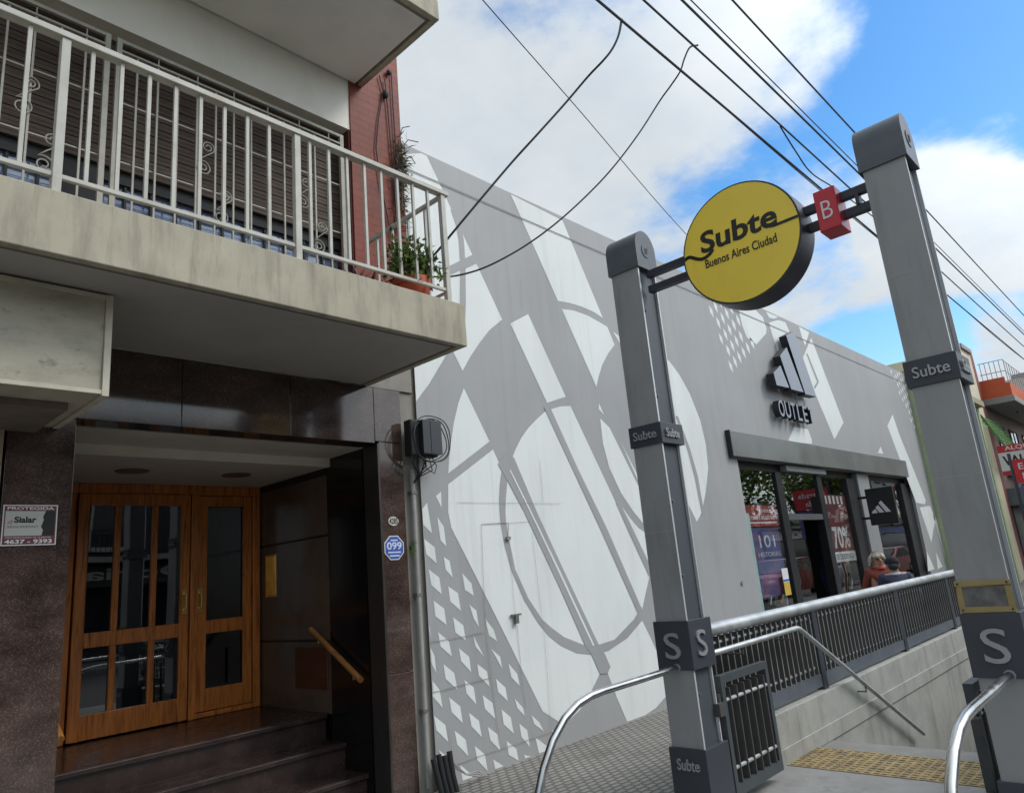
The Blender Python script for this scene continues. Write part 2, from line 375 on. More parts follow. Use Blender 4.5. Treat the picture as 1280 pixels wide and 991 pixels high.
mb = MB(); mb.box(-60, 160, -14.2, -10.5, -.15, 0); struct(mb.build('far_sidewalk', PAVE, bevel=.02))

# ------------------------------------------------------------------ apartment building
apt = thing('apartment_building', (2.2, W, 0), 'apartment building with recessed granite entrance, concrete balconies and red tiled pier', 'building')
# shell: walls, built butt to butt
mb = MB()
mb.box(-6, .55, W+.02, W+.3, 0, 3.26)                # shop front wall (out of frame)
mb.box(-6, -.60, W, W+.3, 3.26, 9.4)
mb.box(-.60, 3.43, W, W+.3, 5.70, 9.4)               # band over the window, continues up
mb.build('wall', WHITEW, apt)
mb = MB(); mb.box(-.60, 3.43, W+.301, W+.5, 3.26, 5.9); mb.box(-.62, 3.45, W+.30, W+.32, 3.26, 3.62)
mb.build('window_backing', BLACKM, apt)
mb = MB(); mb.box(3.431, 4.02, W-.012, W+.6, 3.595, 9.4); mb.build('tiled_pier', REDT, apt)
mb = MB(); mb.box(3.431, 4.0, W+.01, W+.6, 3.262, 3.594); mb.build('pier_base', STRIP, apt)
mb = MB(); mb.box(3.415, 3.4305, W+.005, W+.30, 3.60, 5.699); mb.build('window_reveal', REDPL, apt)
mb = MB(); mb.box(4.0, 4.018, W+.6, W+14, 0, 9.4); mb.box(4.0205, 4.12, W+.03, W+.4, 3.261, 5.79); mb.box(-6, 4.0, W+13.8, W+14, 0, 9.4); mb.box(-6, 4.0, W+.6, W+13.8, 9.3, 9.4)
mb.build('side_wall', STRIP, apt)
# granite cladding
mb = MB()
mb.box(.985, 1.338, W, W+.22, 0, 2.765)
mb.box(.985, 1.97, W, W+.22, 2.772, 3.255); mb.box(1.974, 2.79, W, W+.22, 2.772, 3.255)
mb.box(2.794, 3.565, W, W+.22, 2.772, 3.255); mb.box(3.569, 3.85, W, W+.22, 2.79, 3.255)
mb.box(3.602, 3.85, W, W+.22, 0, .93); mb.box(3.602, 3.85, W, W+.22, .934, 2.785)
mb.build('granite_cladding', GRAN, apt, bevel=.003)
mb = MB(); mb.box(3.582, 3.600, W-.006, W+.2, 0, 2.77); mb.build('corner_trim', nmat('dark bronze trim', (.08, .075, .07), .3, .6), apt)
mb = MB(); mb.box(3.852, 4.12, W+.03, W+.4, 0, 3.26); mb.build('stucco_strip', STRIP, apt)
mb = MB(); mb.box(.56, .965, W-.03, W+.3, 0, 2.74); mb.build('shop_pier', TANW, apt)
# alcove
mb = MB(); mb.box(1.1, 3.72, W+.22, 5.60, 2.765, 2.93); mb.box(1.1, 3.72, 5.601, 7.1, 2.69, 2.93)
mb.build('entrance_ceiling', nmat('entrance ceiling', (.66, .62, .55), .8, var=.06), apt)
mb = MB(); mb.box(1.335, 3.58, 5.592, 5.5995, 2.688, 2.764); mb.build('ceiling_beam', nmat('beam cream', (.78, .74, .63), .7, var=.05), apt)
mb = MB(); mb.box(1.1, 1.335, W+.221, 7.1, 0, 2.764); mb.build('entrance_side', GRAN, apt)
mb = MB(); mb.box(3.58, 3.80, W+.221, 5.652, 0, 2.764); mb.build('black_panel', BLACKP, apt)
mb = MB(); mb.box(3.585, 3.80, 5.653, 7.1, .61, 1.185); mb.box(3.585, 3.80, 5.653, 7.1, 1.205, 2.08); mb.box(3.585, 3.80, 5.653, 7.1, 2.10, 2.63)
mb.build('marble_panel', MARB, apt)
for x, z0, z1 in ((3.592, 1.185, 1.205), (3.592, 2.08, 2.10), (3.575, 2.63, 2.689)): mb = MB(); mb.box(x, 3.80, 5.653, 7.1, z0, z1); mb.build('panel_joint', BLACK, apt)
mb = MB(); mb.box(3.57, 3.585, 5.70, 6.22, .80, 1.14); mb.build('wood_hatch', nmat('dark red wood', (.10, .035, .02), .5, var=.2, stretch=(1, 1, 6)), apt, bevel=.004)
mb = MB()
for i in range(12): mb.box(3.577, 3.584, 6.58+i*.016, 6.589+i*.016, 1.62, 1.98)
mb.box(3.58, 3.5845, 6.57, 6.78, 1.60, 2.0); mb.build('doorbell_panel', BRASS, apt)
mb = MB()
mb.box(1.336, 3.579, 5.75, 7.1, -.02, .61); mb.box(1.336, 3.579, 5.47, 5.7495, -.02, .41); mb.box(1.336, 3.579, 5.18, 5.4695, -.02, .21)
mb.box(1.336, 3.579, 5.72, 5.7495, .575, .609); mb.box(1.336, 3.579, 5.44, 5.4695, .375, .409); mb.box(1.336, 3.579, 5.15, 5.1795, .175, .209)
mb.build('entrance_steps', GRAN2, apt, bevel=.005)
for y0, y1, z0, z1, xx in ((5.25, 5.8, .21, .66, 3.50),):
    pass
for x in (2.12, 3.0):
    mb = MB(); mb.lathe((x, 6.2, 2.683), [(.0, -.004), (.10, -.004), (.125, 0), (.13, .012)], 24)
    mb.build('ceiling_lamp', nmat('dull lamp', (.16, .11, .09), .5), apt, smooth=True)
# door wall
DY = 6.9
mb = MB()
mb.box(1.336, 3.579, DY-.03, DY+.10, 2.60, 2.688)
mb.box(1.80, 1.925, DY-.03, DY+.10, .612, 2.60); mb.box(2.885, 2.955, DY-.05, DY+.10, .612, 2.60); mb.box(3.50, 3.575, DY-.03, DY+.10, .612, 2.60)
mb.box(1.336, 1.799, DY, DY+.10, .612, 2.60); mb.box(2.956, 3.499, DY-.03, DY+.10, .612, .655)
df = mb.build('door_frame', WOOD, apt, bevel=.008)
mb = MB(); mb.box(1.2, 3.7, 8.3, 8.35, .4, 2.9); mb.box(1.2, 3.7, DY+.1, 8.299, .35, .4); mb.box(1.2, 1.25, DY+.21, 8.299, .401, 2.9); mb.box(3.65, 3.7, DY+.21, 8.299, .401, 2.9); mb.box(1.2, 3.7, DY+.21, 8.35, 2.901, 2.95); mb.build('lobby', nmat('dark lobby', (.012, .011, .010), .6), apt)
def door_leaf(x0, x1, z0, z1, y, muntx, barz, hd):
    mb = MB(); st = .085
    mb.box(x0, x0+st, y, y+.05, z0, z1); mb.box(x1-st, x1, y, y+.05, z0, z1)
    mb.box(x0+st, x1-st, y, y+.05, z1-.10, z1); mb.box(x0+st, x1-st, y, y+.05, z0, z0+.19); mb.box(x0+st, x1-st, y, y+.05, barz-.06, barz+.06)
    for m in muntx:
        mb.box(m-.028, m+.028, y+.004, y+.046, z0+.19, barz-.06); mb.box(m-.028, m+.028, y+.004, y+.046, barz+.06, z1-.10)
    d = mb.build('door', WOOD, apt, bevel=.006)
    xs = [x0+st]+[v for m in muntx for v in (m-.028, m+.028)]+[x1-st]
    for i in range(0, len(xs), 2):
        for a, b in ((z0+.19, barz-.06), (barz+.06, z1-.10)):
            g = MB(); g.box(xs[i], xs[i+1], y+.022, y+.028, a, b); g.build('pane', DGLASS, d)
    h = MB(); h.box(hd-.022, hd+.022, y-.012, y-.001, 1.52, 1.74)
    h.tube([(hd, y-.012, 1.56), (hd, y-.05, 1.57), (hd, y-.05, 1.69), (hd, y-.012, 1.70)], .009, 8)
    h.build('handle', BRASS, d)
door_leaf(1.935, 2.875, .625, 2.595, DY-.045, (2.25, 2.56), 1.385, 2.83)
door_leaf(2.965, 3.495, .66, 2.595, DY-.01, (), 1.385, 2.985)
# handrails on brackets
for x, y0, z0, y1, z1 in ((3.52, 5.86, 1.30, 5.13, .90), (1.42, 5.86, 1.30, 5.13, .90)):
    mb = MB(); mb.tube([(x, y0, z0), (x, y1, z1)], .024, 14)
    o = mb.build('handrail', WOODH, apt, smooth=True)
    mb = MB(); sx = .058 if x > 2 else -.08
    for t in (.15, .85):
        yy = y0+(y1-y0)*t; zz = z0+(z1-z0)*t
        mb.tube([(x, yy, zz-.02), (x, yy, zz-.055), (x+sx, yy, zz-.055)], .006, 8)
    mb.build('bracket', BRASS, o)
# balcony slabs with drip lip
def slab(name, x0, x1, y0, y1, z0, z1, side=True):
    mb = MB(); mb.box(x0, x1, y0, y0+.055, z0, z1); mb.box(x1-.055, x1, y0+.0551, y1, z0, z1)
    mb.box(x0, x1-.0551, y0+.0551, y1, z0+.05, z1-.006)
    mb.build(name, CONC, apt, bevel=.006)
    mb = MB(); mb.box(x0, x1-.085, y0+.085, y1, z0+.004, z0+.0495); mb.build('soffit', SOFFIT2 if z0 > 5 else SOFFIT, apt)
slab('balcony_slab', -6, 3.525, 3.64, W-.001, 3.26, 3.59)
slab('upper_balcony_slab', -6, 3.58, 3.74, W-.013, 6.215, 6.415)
mb = MB()
for x in [-3.0+.14*i for i in range(47)]: mb.box(x, x+.02, 3.82, 3.84, 6.42, 7.3)
mb.box(-6, 3.5, 3.815, 3.845, 7.3, 7.34); mb.build('upper_railing', WHITEM, apt)
# balcony railing
ry = 3.70
rail = MB(); rail.box(-6, 3.475, ry-.03, ry+.03, 4.485, 4.52); rail.box(-6, 3.45, ry-.012, ry+.012, 3.685, 3.71)
rail.box(3.42, 3.45, ry+.031, 4.70, 4.475, 4.505, ); rail.box(3.424, 3.446, ry+.013, 4.70, 3.685, 3.705)
rl = rail.build('balcony_railing', WHITEM, apt, bevel=.003)
for x in (-1.76, -.45, .86, 2.18, 3.42):
    p = MB(); p.box(x-.021, x+.021, ry-.02, ry+.02, 3.592, 4.484); p.build('post', WHITEM, rl, bevel=.003)
bars = []
for k in range(40):
    x = 3.42-.143*(k+1)
    if min(abs(x-q) for q in (-1.76, -.45, .86, 2.18, 3.42)) < .05: continue
    if x < -.2: break
    p = MB(); p.box(x-.0095, x+.0095, ry-.0095, ry+.0095, 3.711, 4.484); p.build('baluster', WHITEM, rl)
for y in (3.92, 4.13, 4.34, 4.55):
    p = MB(); p.box(3.426, 3.444, y-.009, y+.009, 3.706, 4.474); p.build('baluster', WHITEM, rl)
# window guard in front of the roller shutters
gy = 4.80
def spiral(c, r0, r1, turns, a0, n=26, sgn=1):
    return [Vector((c[0]+(r0+(r1-r0)*i/n)*math.cos(a0+sgn*2*math.pi*turns*i/n), c[1], c[2]+(r0+(r1-r0)*i/n)*math.sin(a0+sgn*2*math.pi*turns*i/n))) for i in range(n+1)]
for gx0, gx1 in ((-.55, 1.385), (1.425, 3.29)):
    g = MB(); g.box(gx0, gx0+.035, gy-.016, gy+.016, 3.595, 5.53); g.box(gx1-.035, gx1, gy-.016, gy+.016, 3.595, 5.53)
    g.box(gx0+.035, gx1-.035, gy-.014, gy+.014, 5.505, 5.53); g.box(gx0+.035, gx1-.035, gy-.014, gy+.014, 5.43, 5.445)
    for z in (5.035, 4.575): g.box(gx0+.035, gx1-.035, gy+.0095, gy+.0155, z-.005, z+.005)
    gu = g.build('window_guard', GUARDM, apt)
    n = 13; d = (gx1-gx0)/n
    for i in range(1, n):
        x = gx0+d*i; b = MB(); b.box(x-.0065, x+.0065, gy-.0065, gy+.0065, 3.60, 5.43)
        if i % 2 == 0: b.box(x-.004, x+.004, gy-.004, gy+.004, 5.445, 5.505)
        b.build('guard_bar', GUARDM, gu)
    for xs in ((gx0+.62, gx0+1.45)):
        s = MB()
        for (cx, cz, sg) in ((xs, 4.86, 1), (xs+.14, 4.50, 1)):
            a = spiral((cx+.035, gy-.014, cz+.055), .05, .012, 1.6, -.5, sgn=1)
            c = spiral((cx-.0, gy-.014, cz-.13), .062, .014, 1.7, 2.2, sgn=-1)
            s.tube(a[::-1]+[Vector((cx+.01, gy-.014, cz-.03))]+c, .0048, 6)
        s.build('scroll', GUARDM, gu, smooth=True)
# roller shutter + glazing
sh = MB(); n = 30
for i in range(n):
    z = 4.655+i*.036
    sh.box(-.60, 3.413, 5.04+.004*(i % 2), 5.065, z+.0015, z+.0345)
sh.build('roller_shutter', SHUT, apt, bevel=.003)
mb = MB(); mb.box(-.60, 3.413, 5.11, 5.118, 3.60, 4.70); mb.build('window_pane', glass_mat('balcony glass', 1.6, (.9, .92, .95), .03), apt)
mb = MB(); mb.box(-.6, 3.413, 5.119, 5.17, 3.60, 4.70); mb.build('reflection_sheet', nmat('blue grey reflection tint', (.34, .39, .50), .8, var=.25, scale=2), apt)  # sheet behind the panes, its blue grey paints in the reflection of the glass
mb = MB()
for i in range(22): mb.box(-.55+i*.18, -.532+i*.18, 5.085, 5.105, 3.60, 4.559)
mb.box(-.6, 3.41, 5.086, 5.104, 4.47, 4.482); mb.box(-.6, 3.41, 5.086, 5.104, 4.1, 4.112); mb.box(-.6, 3.41, 5.086, 5.104, 3.75, 3.765)
mb.box(1.2, 1.42, 5.07, 5.108, 3.6, 4.655); mb.box(-.6, 3.41, 5.075, 5.107, 4.56, 4.655)
mb.build('window_frame', BLACKM, apt)
# shop roller door beside the pier
mb = MB()
for i in range(28): mb.box(-3.2, .54, W-.02, W+.015, .02+i*.095, .108+i*.095)
mb.build('shop_shutter', nmat('galvanised shutter', (.3, .3, .3), .5, .4), apt, bevel=.01)
mb = MB(); mb.box(-6, .56, W-.02, W+.02, 2.70, 3.25); mb.build('shop_lintel', TANW, apt)

# things fixed to the apartment front
bx = thing('box_sign', (.0, 4.4, 2.69), 'weathered blank cream sheet metal box sign hung under the balcony slab', 'box sign')
mb = MB(); mb.box(-3, 1.205, 4.012, W-.002, 2.70, 3.245); mb.build('body', BOXS, bx, bevel=.004)
mb = MB(); mb.box(-3, 1.205, 4.0, 4.011, 2.70, 2.722); mb.box(1.205, 1.238, 3.996, W-.02, 2.69, 3.25); mb.box(-3, 1.204, 4.0, 4.011, 3.225, 3.25)
mb.build('trim', nmat('box trim', (.56, .52, .42), .6, var=.15, scale=5), bx)
mb = MB(); mb.box(-3, 1.12, 4.25, W-.01, 2.66, 2.699); mb.build('bottom_frame', nmat('box under', (.16, .13, .11), .7, var=.2), bx)

ss = thing('security_sign', (1.13, W, 2.0), 'red and white alarm plaque with a torn black corner on the left granite pilaster', 'sign')
mb = MB(); mb.box(.995, 1.265, W-.006, W-.001, 2.005, 2.235); mb.build('plate', MAROON, ss)
mb = MB(); y = W-.0062; b = .006
mb.box(.995, 1.265, y-.001, y, 2.229, 2.235); mb.box(.995, 1.265, y-.001, y, 2.005, 2.011); mb.box(.995, 1.001, y-.001, y, 2.011, 2.229); mb.box(1.259, 1.265, y-.001, y, 2.011, 2.229)
add_text(mb, 'PROTEGIDA', (1.015, y, 2.207), *FY, .232, .017, .001, .02); add_text(mb, '4637 - 9393', (1.012, y, 2.016), *FY, .232, .024, .001, .03)
add_text(mb, 'CON MONITOREO DE ALARMAS', (1.012, y, 2.046), *FY, .225, .008, .001)
mb.build('border_lettering', WHITEP, ss)
mb = MB(); mb.poly([(1.008, y-.0005, 2.06), (1.19, y-.0005, 2.06), (1.196, y-.0005, 2.09), (1.185, y-.0005, 2.11), (1.197, y-.0005, 2.15), (1.192, y-.0005, 2.165), (1.205, y-.0005, 2.20), (1.008, y-.0005, 2.20)]); mb.build('white_field', nmat('aged white', (.5, .5, .46), .6, var=.06), ss)
mb = MB(); mb.poly([(1.19, y-.0008, 2.06), (1.252, y-.0008, 2.06), (1.252, y-.0008, 2.20), (1.205, y-.0008, 2.20), (1.192, y-.0008, 2.165), (1.197, y-.0008, 2.15), (1.185, y-.0008, 2.11), (1.196, y-.0008, 2.09)]); mb.build('torn_corner', BLACKM, ss)
mb = MB(); add_text(mb, 'Sialar', (1.052, y-.001, 2.133), *FY, .108, .036, .001, .035); mb.tube([(1.02, y-.0015, 2.128), (1.03, y-.0015, 2.142), (1.042, y-.0015, 2.146), (1.04, y-.0015, 2.130), (1.032, y-.0015, 2.13)], .002, 6, 1); add_text(mb, 'SEGURIDAD', (1.02, y-.001, 2.105), *FY, .15, .012, .001, 0, 2)
mb.build('sign_lettering', [BLACKI, REDB, nmat('grey print', (.2, .2, .2), .6)], ss)

npl = thing('number_plate', (3.715, W, 2.09), 'oval white enamel house number plate above the blue octagonal plaque', 'number plate')
mb = MB(); mb.prism([(3.715+.052*math.cos(a*math.pi/14), W-.001, 2.122+.038*math.sin(a*math.pi/14)) for a in range(28)], (0, -.006, 0)); mb.build('plate', CREAMP, npl)
mb = MB(); add_text(mb, '4285', (3.672, W-.0075, 2.098), *FY, .086, .05, .001, .02); mb.build('digits', BLACKI, npl)
ep = thing('emergency_plaque', (3.71, W, 1.81), 'blue octagonal plaque reading 099 on the right granite pilaster', 'plaque')
oc = lambda rx, rz: [(3.71+rx*math.cos(R(22.5+45*i))/math.cos(R(22.5)), 1.905+rz*math.sin(R(22.5+45*i))/math.cos(R(22.5))) for i in range(8)]
mb = MB(); mb.prism([(x, W-.001, z) for x, z in oc(.098, .098)], (0, -.006, 0)); mb.build('plate', WHITEP, ep)
mb = MB(); mb.prism([(x, W-.0072, z) for x, z in oc(.090, .090)], (0, -.001, 0)); mb.build('blue_field', BLUEP, ep)
mb = MB(); add_text(mb, '099', (3.635, W-.0084, 1.89), *FY, .15, .062, .001, .02)
for z, w in ((1.868, .13), (1.84, .10), (1.965, .07)): mb.box(3.71-w/2, 3.71+w/2, W-.0094, W-.0084, z-.005, z+.006)
mb.build('lettering', nmat('pale blue print', (.62, .68, .80), .5), ep)

# conduit, cable box, hoses
cond = thing('conduit', (3.90, W, 0), 'grey vertical conduit pipe in the gap between granite pilaster and mural wall', 'pipe')
mb = MB(); mb.tube([(3.935, W-.005, .05), (3.935, W-.005, 2.56)], .022, 12); mb.build('pipe', PIPE, cond, smooth=True)
mb = MB()
for z in (.6, 1.5, 2.35): mb.box(3.905, 3.965, W-.03, W+.03, z, z+.025)
mb.build('clamp', nmat('clamp', (.2, .2, .19), .5, .5), cond)
cb = thing('cable_box', (3.98, 4.8, 2.66), 'black telecom junction box wrapped in coiled cable on the wall corner', 'junction box')
mb = MB(); mb.box(3.84, 4.14, 4.74, 4.84, 2.66, 2.98); mb.build('housing', BLACKM, cb, bevel=.015)
mb = MB(); mb.box(3.925, 4.135, 4.68, 4.739, 2.675, 2.97); mb.box(4.01, 4.014, 4.676, 4.68, 2.68, 2.965); mb.build('cover', nmat('box cover', (.035, .037, .043), .35, var=.1), cb, bevel=.012)
for q in range(3):
    mb = MB(); pts = []
    rr = .19+.015*q; cx, cz = 4.035+random.uniform(-.015, .015), 2.815+random.uniform(-.02, .015)
    for i in range(41):
        a = 2*math.pi*i/40+.3*q
        pts.append((cx+rr*.98*math.cos(a), 4.715-.012*q+.012*math.sin(3*a+q), cz+rr*(.96+.04*math.sin(2*a+q))*math.sin(a)))
    mb.tube(pts, .0048, 6, cap=False); mb.build('coil', CABLE, cb, smooth=True)
mb = MB()
for q in range(7):
    x0 = 3.86+.035*q; pts = [(x0, 4.76, 2.69), (x0+random.uniform(-.03, .05), 4.74, 2.60-.03*(q % 3)), (3.95+random.uniform(-.02, .03), 4.80, 2.50), (3.936, 4.86, 2.44)]
    mb.tube(pts, .005, 6)
pts = [(4.04, 4.74, 2.68), (4.10, 4.73, 2.58), (4.06, 4.72, 2.51), (3.98, 4.73, 2.55), (3.99, 4.74, 2.62)]; mb.tube(pts, .004, 6)
mb.build('loose_cable', CABLE, cb, smooth=True)
hb = thing('hose_bundle', (4.0, 4.75, 0), 'bundle of black corrugated cable sleeves standing at the foot of the conduit', 'cable sleeves')
for q in range(4):
    mb = MB(); x = 3.93+.05*q; mb.tube([(x+.02, 4.73, 0), (x+.005, 4.75, .12), (x-.01+.006*q, 4.78, .27+.02*(q % 2))], .023, 10); mb.build('sleeve', CABLE, hb, smooth=True)
mb = MB()
for q in range(3): mb.tube([(4.10, 4.78, .22-.02*q), (4.2, 4.72, .10), (4.34, 4.74, .05+.02*q), (4.5, 4.8, .012)], .006, 6)
mb.build('grey_wire', PIPE, hb, smooth=True)
uw = thing('pier_cables', (3.75, W, 4), 'thin black cables hanging down the red tiled pier', 'cable')
for pts in ([(474, 95), (479, 115), (473, 150), (470, 185), (475, 225), (482, 260), (490, 300)], [(481, 100), (484, 130), (487, 165), (490, 200), (493, 240), (497, 290)], [(489, 90), (491, 130), (494, 175), (497, 230), (500, 290)]):
    mb = MB(); mb.tube([at(1, W-.03, *p) for p in pts], .006, 6); mb.build('cable', CABLE, uw, smooth=True)
mb = MB(); p = at(1, W-.04, 482, 118); mb.ball(p, .03, .03, .05); p = at(1, W-.04, 486, 91); mb.ball(p, .025, .025, .03); mb.build('insulator', BLACKM, uw, smooth=True)

# plants on the balcony
def rnd_dir(up=.2):
    while True:
        v = Vector((random.uniform(-1, 1), random.uniform(-1, 1), random.uniform(-1, 1)))
        if .05 < v.length < 1: return (v.normalized()+Vector((0, 0, up))).normalized()
pp = thing('potted_plant', (3.225, 3.87, 3.59), 'leafy green jade plant in an orange clay pot in the balcony corner', 'potted plant')
pc = Vector((3.225, 3.87, 3.59))
mb = MB(); mb.lathe(pc, [(0, .002), (.10, .002), (.13, .14), (.145, .14), (.145, .195), (.125, .195), (.12, .17), (0, .17)], 28); mb.build('pot', TERRA, pp, smooth=True)
mb = MB(); tips = []
for i in range(16):
    d = rnd_dir(1.1); a = pc+Vector((0, 0, .17)); b = a+d*random.uniform(.07, .14); c = b+(d+rnd_dir(.2)*.8).normalized()*random.uniform(.07, .16)
    mb.tube([a, b, c], [.012, .009, .005], 6); tips += [b, c, c]
mb.build('stem', nmat('green stem', (.10, .10, .05), .7), pp, smooth=True)
mb = MB(); mb.keep = mb.keepn = True
for i in range(1300):
    t = random.choice(tips)+Vector((random.gauss(0, .055), random.gauss(0, .055), random.gauss(.01, .05)))
    mb.leaf(t, rnd_dir(.3), rnd_dir(.6), random.uniform(.04, .07), random.uniform(.02, .034), random.choice((0, 0, 1)))
mb.build('foliage', [LEAF1, LEAF2], pp)
rp = thing('red_plant', (2.90, 4.1, 3.59), 'small dark purple leaved plant on the balcony floor', 'plant')
mb = MB(); mb.keep = mb.keepn = True
for i in range(150):
    d = rnd_dir(.7); o = Vector((2.88+random.gauss(0, .05), 4.05+random.gauss(0, .05), 3.60)); mb.leaf(o, d, rnd_dir(1), random.uniform(.14, .34), .02, 0)
mb.build('foliage', LEAFR, rp)
mb = MB(); mb.lathe((2.88, 4.05, 3.59), [(0, .001), (.07, .001), (.085, .12), (.075, .12), (0, .1)], 18); mb.build('pot', BLACKM, rp, smooth=True)
hw = thing('wall_weed', (4.0, W-.03, 5.2), 'dry grey weed growing from the edge of the red tiled pier', 'plant')
mb = MB(); mb.keep = mb.keepn = True
for i in range(420):
    c = at(1, W-.05, random.gauss(500, 4), random.triangular(165, 300, 205)); d = rnd_dir(.0)
    mb.leaf(c, d+Vector((.5, -.3, 0)), rnd_dir(), random.uniform(.05, .13), .012, random.choice((0, 0, 1)))
mb.build('foliage', [LEAFD, LEAF1], hw)
mb = MB()
for a, b, c in (((499, 190), (510, 175), (523, 178)), ((500, 170), (503, 160), (512, 158)), ((500, 200), (514, 196), (519, 205)), ((499, 175), (498, 230), (500, 290)), ((502, 180), (502, 220), (503, 260))):
    mb.tube([at(1, W-.05, *a), at(1, W-.07, *b), at(1, W-.09, *c)], .005, 5)
mb.build('stem', LEAFD, hw)
sw = thing('pilaster_weed', (3.86, W, 1.86), 'tiny green weed sprouting beside the blue octagonal plaque', 'plant')
mb = MB(); mb.keep = mb.keepn = True
for i in range(26): mb.leaf((3.862, W-.005, 1.90+random.gauss(0, .02)), Vector((.3, -.5, random.uniform(-1, .6))), rnd_dir(), random.uniform(.04, .09), .012)
mb.build('foliage', LEAF2, sw)

# ------------------------------------------------------------------ store building with mural
st = thing('store_building', (12, W, 0), 'long grey shop building with pale geometric mural and dark glazed shopfront', 'building')
OX0, OX1, OZ = 10.15, 18.95, 3.02
SX1 = 20.47
mb = MB()
q = lambda a, b, c, d: mb.quadface(((a, W, c), (b, W, c), (b, W, d), (a, W, d)))
q(4.03, OX0, -.05, OZ); q(4.03, OX0, OZ, 5.80); q(OX0, OX1, OZ, 5.80); q(OX1, SX1, -.05, OZ); q(OX1, SX1, OZ, 5.80)
mb.quadface(((4.03, W, 5.80), (SX1, W, 5.80), (SX1, W+.25, 5.80), (4.03, W+.25, 5.80)))
mb.quadface(((SX1, W, -.05), (SX1, 18, -.05), (SX1, 18, 5.8), (SX1, W, 5.8)))
mb.quadface(((OX0, W, 0), (OX0, W+.2, 0), (OX0, W+.2, OZ), (OX0, W, OZ))); mb.quadface(((OX1, W, 0), (OX1, W+.2, 0), (OX1, W+.2, OZ), (OX1, W, OZ)))
mb.quadface(((OX0, W, OZ), (OX1, W, OZ), (OX1, W+.2, OZ), (OX0, W+.2, OZ)))
mb.quadface(((4.03, W+.25, 5.3), (SX1, W+.25, 5.3), (SX1, 18, 5.3), (4.03, 18, 5.3))); mb.quadface(((4.03, W+.25, 5.3), (SX1, W+.25, 5.3), (SX1, W+.25, 5.8), (4.03, W+.25, 5.8)))
mb.build('wall', G_WALL, st)
# mural: every shape is a painted area of the wall plane, in wall coordinates
mu = MB(); mu.keepn = True
def W3(p, dy): 
    v = at(1, W, *p); return Vector((min(max(v.x, 4.032), SX1-.002), W-dy, min(max(v.z, .012), 5.798)))
def paint(pts, lay=1, mi=0): mu.poly([W3(p, .0022*lay) for p in pts], mi)
paint([(500, 192), (526, 188.5), (533, 191.5), (627.5, 399.5), (611.7, 412.6), (599, 429), (588, 445.3), (578, 463.5), (540, 388), (500, 330)])
paint([(512, 425), (563, 432), (555, 448), (548, 460), (536, 480), (514.5, 501), (508, 505)])
paint([(563, 262), (569, 280), (573, 300), (575, 330), (574.5, 378), (573, 420), (580.5, 420), (582, 380), (581.5, 330), (579.5, 300), (574, 272), (570, 262)], 2, 1)
paint([(555, 336), (565, 331), (591.7, 318), (596, 329), (566, 342), (555, 347)], 3, 1)
paint([(579.6, 485), (611.7, 551.7), (560, 591.7), (561.2, 572.6), (563.6, 550.8), (567.2, 527.2), (572.7, 503.6)])
paint([(560, 605.3), (616, 561.7), (627, 586), (639, 574.4), (644, 562), (651, 548), (660, 535), (670, 524.5), (681, 514.5), (690, 511), (700, 508), (712.7, 507.3), (769, 627), (776, 631), (787, 647), (798, 660), (808, 666.5), (813, 690), (812, 719), (806.5, 742.3), (800.5, 771.4), (813, 797), (827, 827), (836, 848), (835.6, 866), (820, 884), (806.5, 896), (784, 903.5), (771, 872), (759, 840), (749.6, 841.6), (736.7, 868), (724, 887.6), (705, 906), (678, 888.6), (656, 844), (634.4, 800), (600, 731), (563.8, 659.4), (560, 640)])
outer = [(627, 586), (624.5, 605), (623.5, 625), (624.2, 640), (625.8, 656), (630, 680.4), (638.8, 712.7), (655, 750), (672.7, 779), (686, 795), (701, 807), (721, 816), (740.6, 818), (760.4, 813), (784, 797), (803.7, 773.6)]
inner = [(636, 590), (633.5, 605), (631.8, 625), (631.5, 640), (632.3, 653), (638, 683.6), (643.6, 711), (659.8, 747), (677.5, 774), (690, 785), (705, 796), (728.8, 805.5), (744.6, 806.5), (768, 799), (792, 773.6), (801.8, 757.8)]
for i in range(len(outer)-1): mu.quadface([W3(p, .0044) for p in (outer[i], inner[i], inner[i+1], outer[i+1])], 1)
paint([(622, 580), (632, 566), (642, 572), (670.7, 640), (700, 703.6), (748.4, 806.5), (755.7, 817.4), (762.5, 833), (759, 841), (749.6, 842), (738.7, 817.4), (731.5, 807.7), (700, 736), (655, 640), (633.5, 600), (626, 587)], 3, 1)
paint([(636.3, 588), (637.5, 587), (664, 640), (701.2, 717), (742.5, 806.5), (740, 806.5), (699, 718.5), (661.8, 640)], 4, 0)
paint([(679.5, 509), (686, 506), (689, 513), (722, 586), (758, 660), (801, 759), (797, 766), (749.6, 660)], 3, 1)
paint([(769, 627), (776, 631), (790, 660), (812, 706), (812, 722), (783.5, 660)], 3, 1)
paint([(750, 522.7), (761.7, 534.5), (800, 612), (815, 645), (815, 667), (808, 659), (792, 640), (776, 616), (761.7, 585.4), (753.5, 554.5)])
paint([(775.4, 551), (800, 600), (812, 628), (800, 607)])
paint([(800, 430), (820, 437), (837, 452), (850, 470), (862, 492), (875, 525), (882, 555), (885, 585), (882, 615), (877, 640), (871, 652), (862, 634), (845, 598), (800, 500)])
paint([(844, 520), (847, 520), (862, 560), (872, 595), (880, 641), (877, 643), (868, 597), (859, 563)], 2, 1)
paint([(638, 241.7), (703, 276), (753.5, 397.8), (741.7, 390), (727, 383.6), (712.6, 379), (697, 376.3), (676.7, 330)])
paint([(702, 386.3), (716.3, 388), (734.4, 394.5), (749, 402.7), (759, 408.7), (768, 431), (760, 441.7), (752.6, 456), (748, 470.8), (745.3, 483.5)])
paint([(766, 414.5), (776, 421.7), (792, 450), (774.4, 429)])
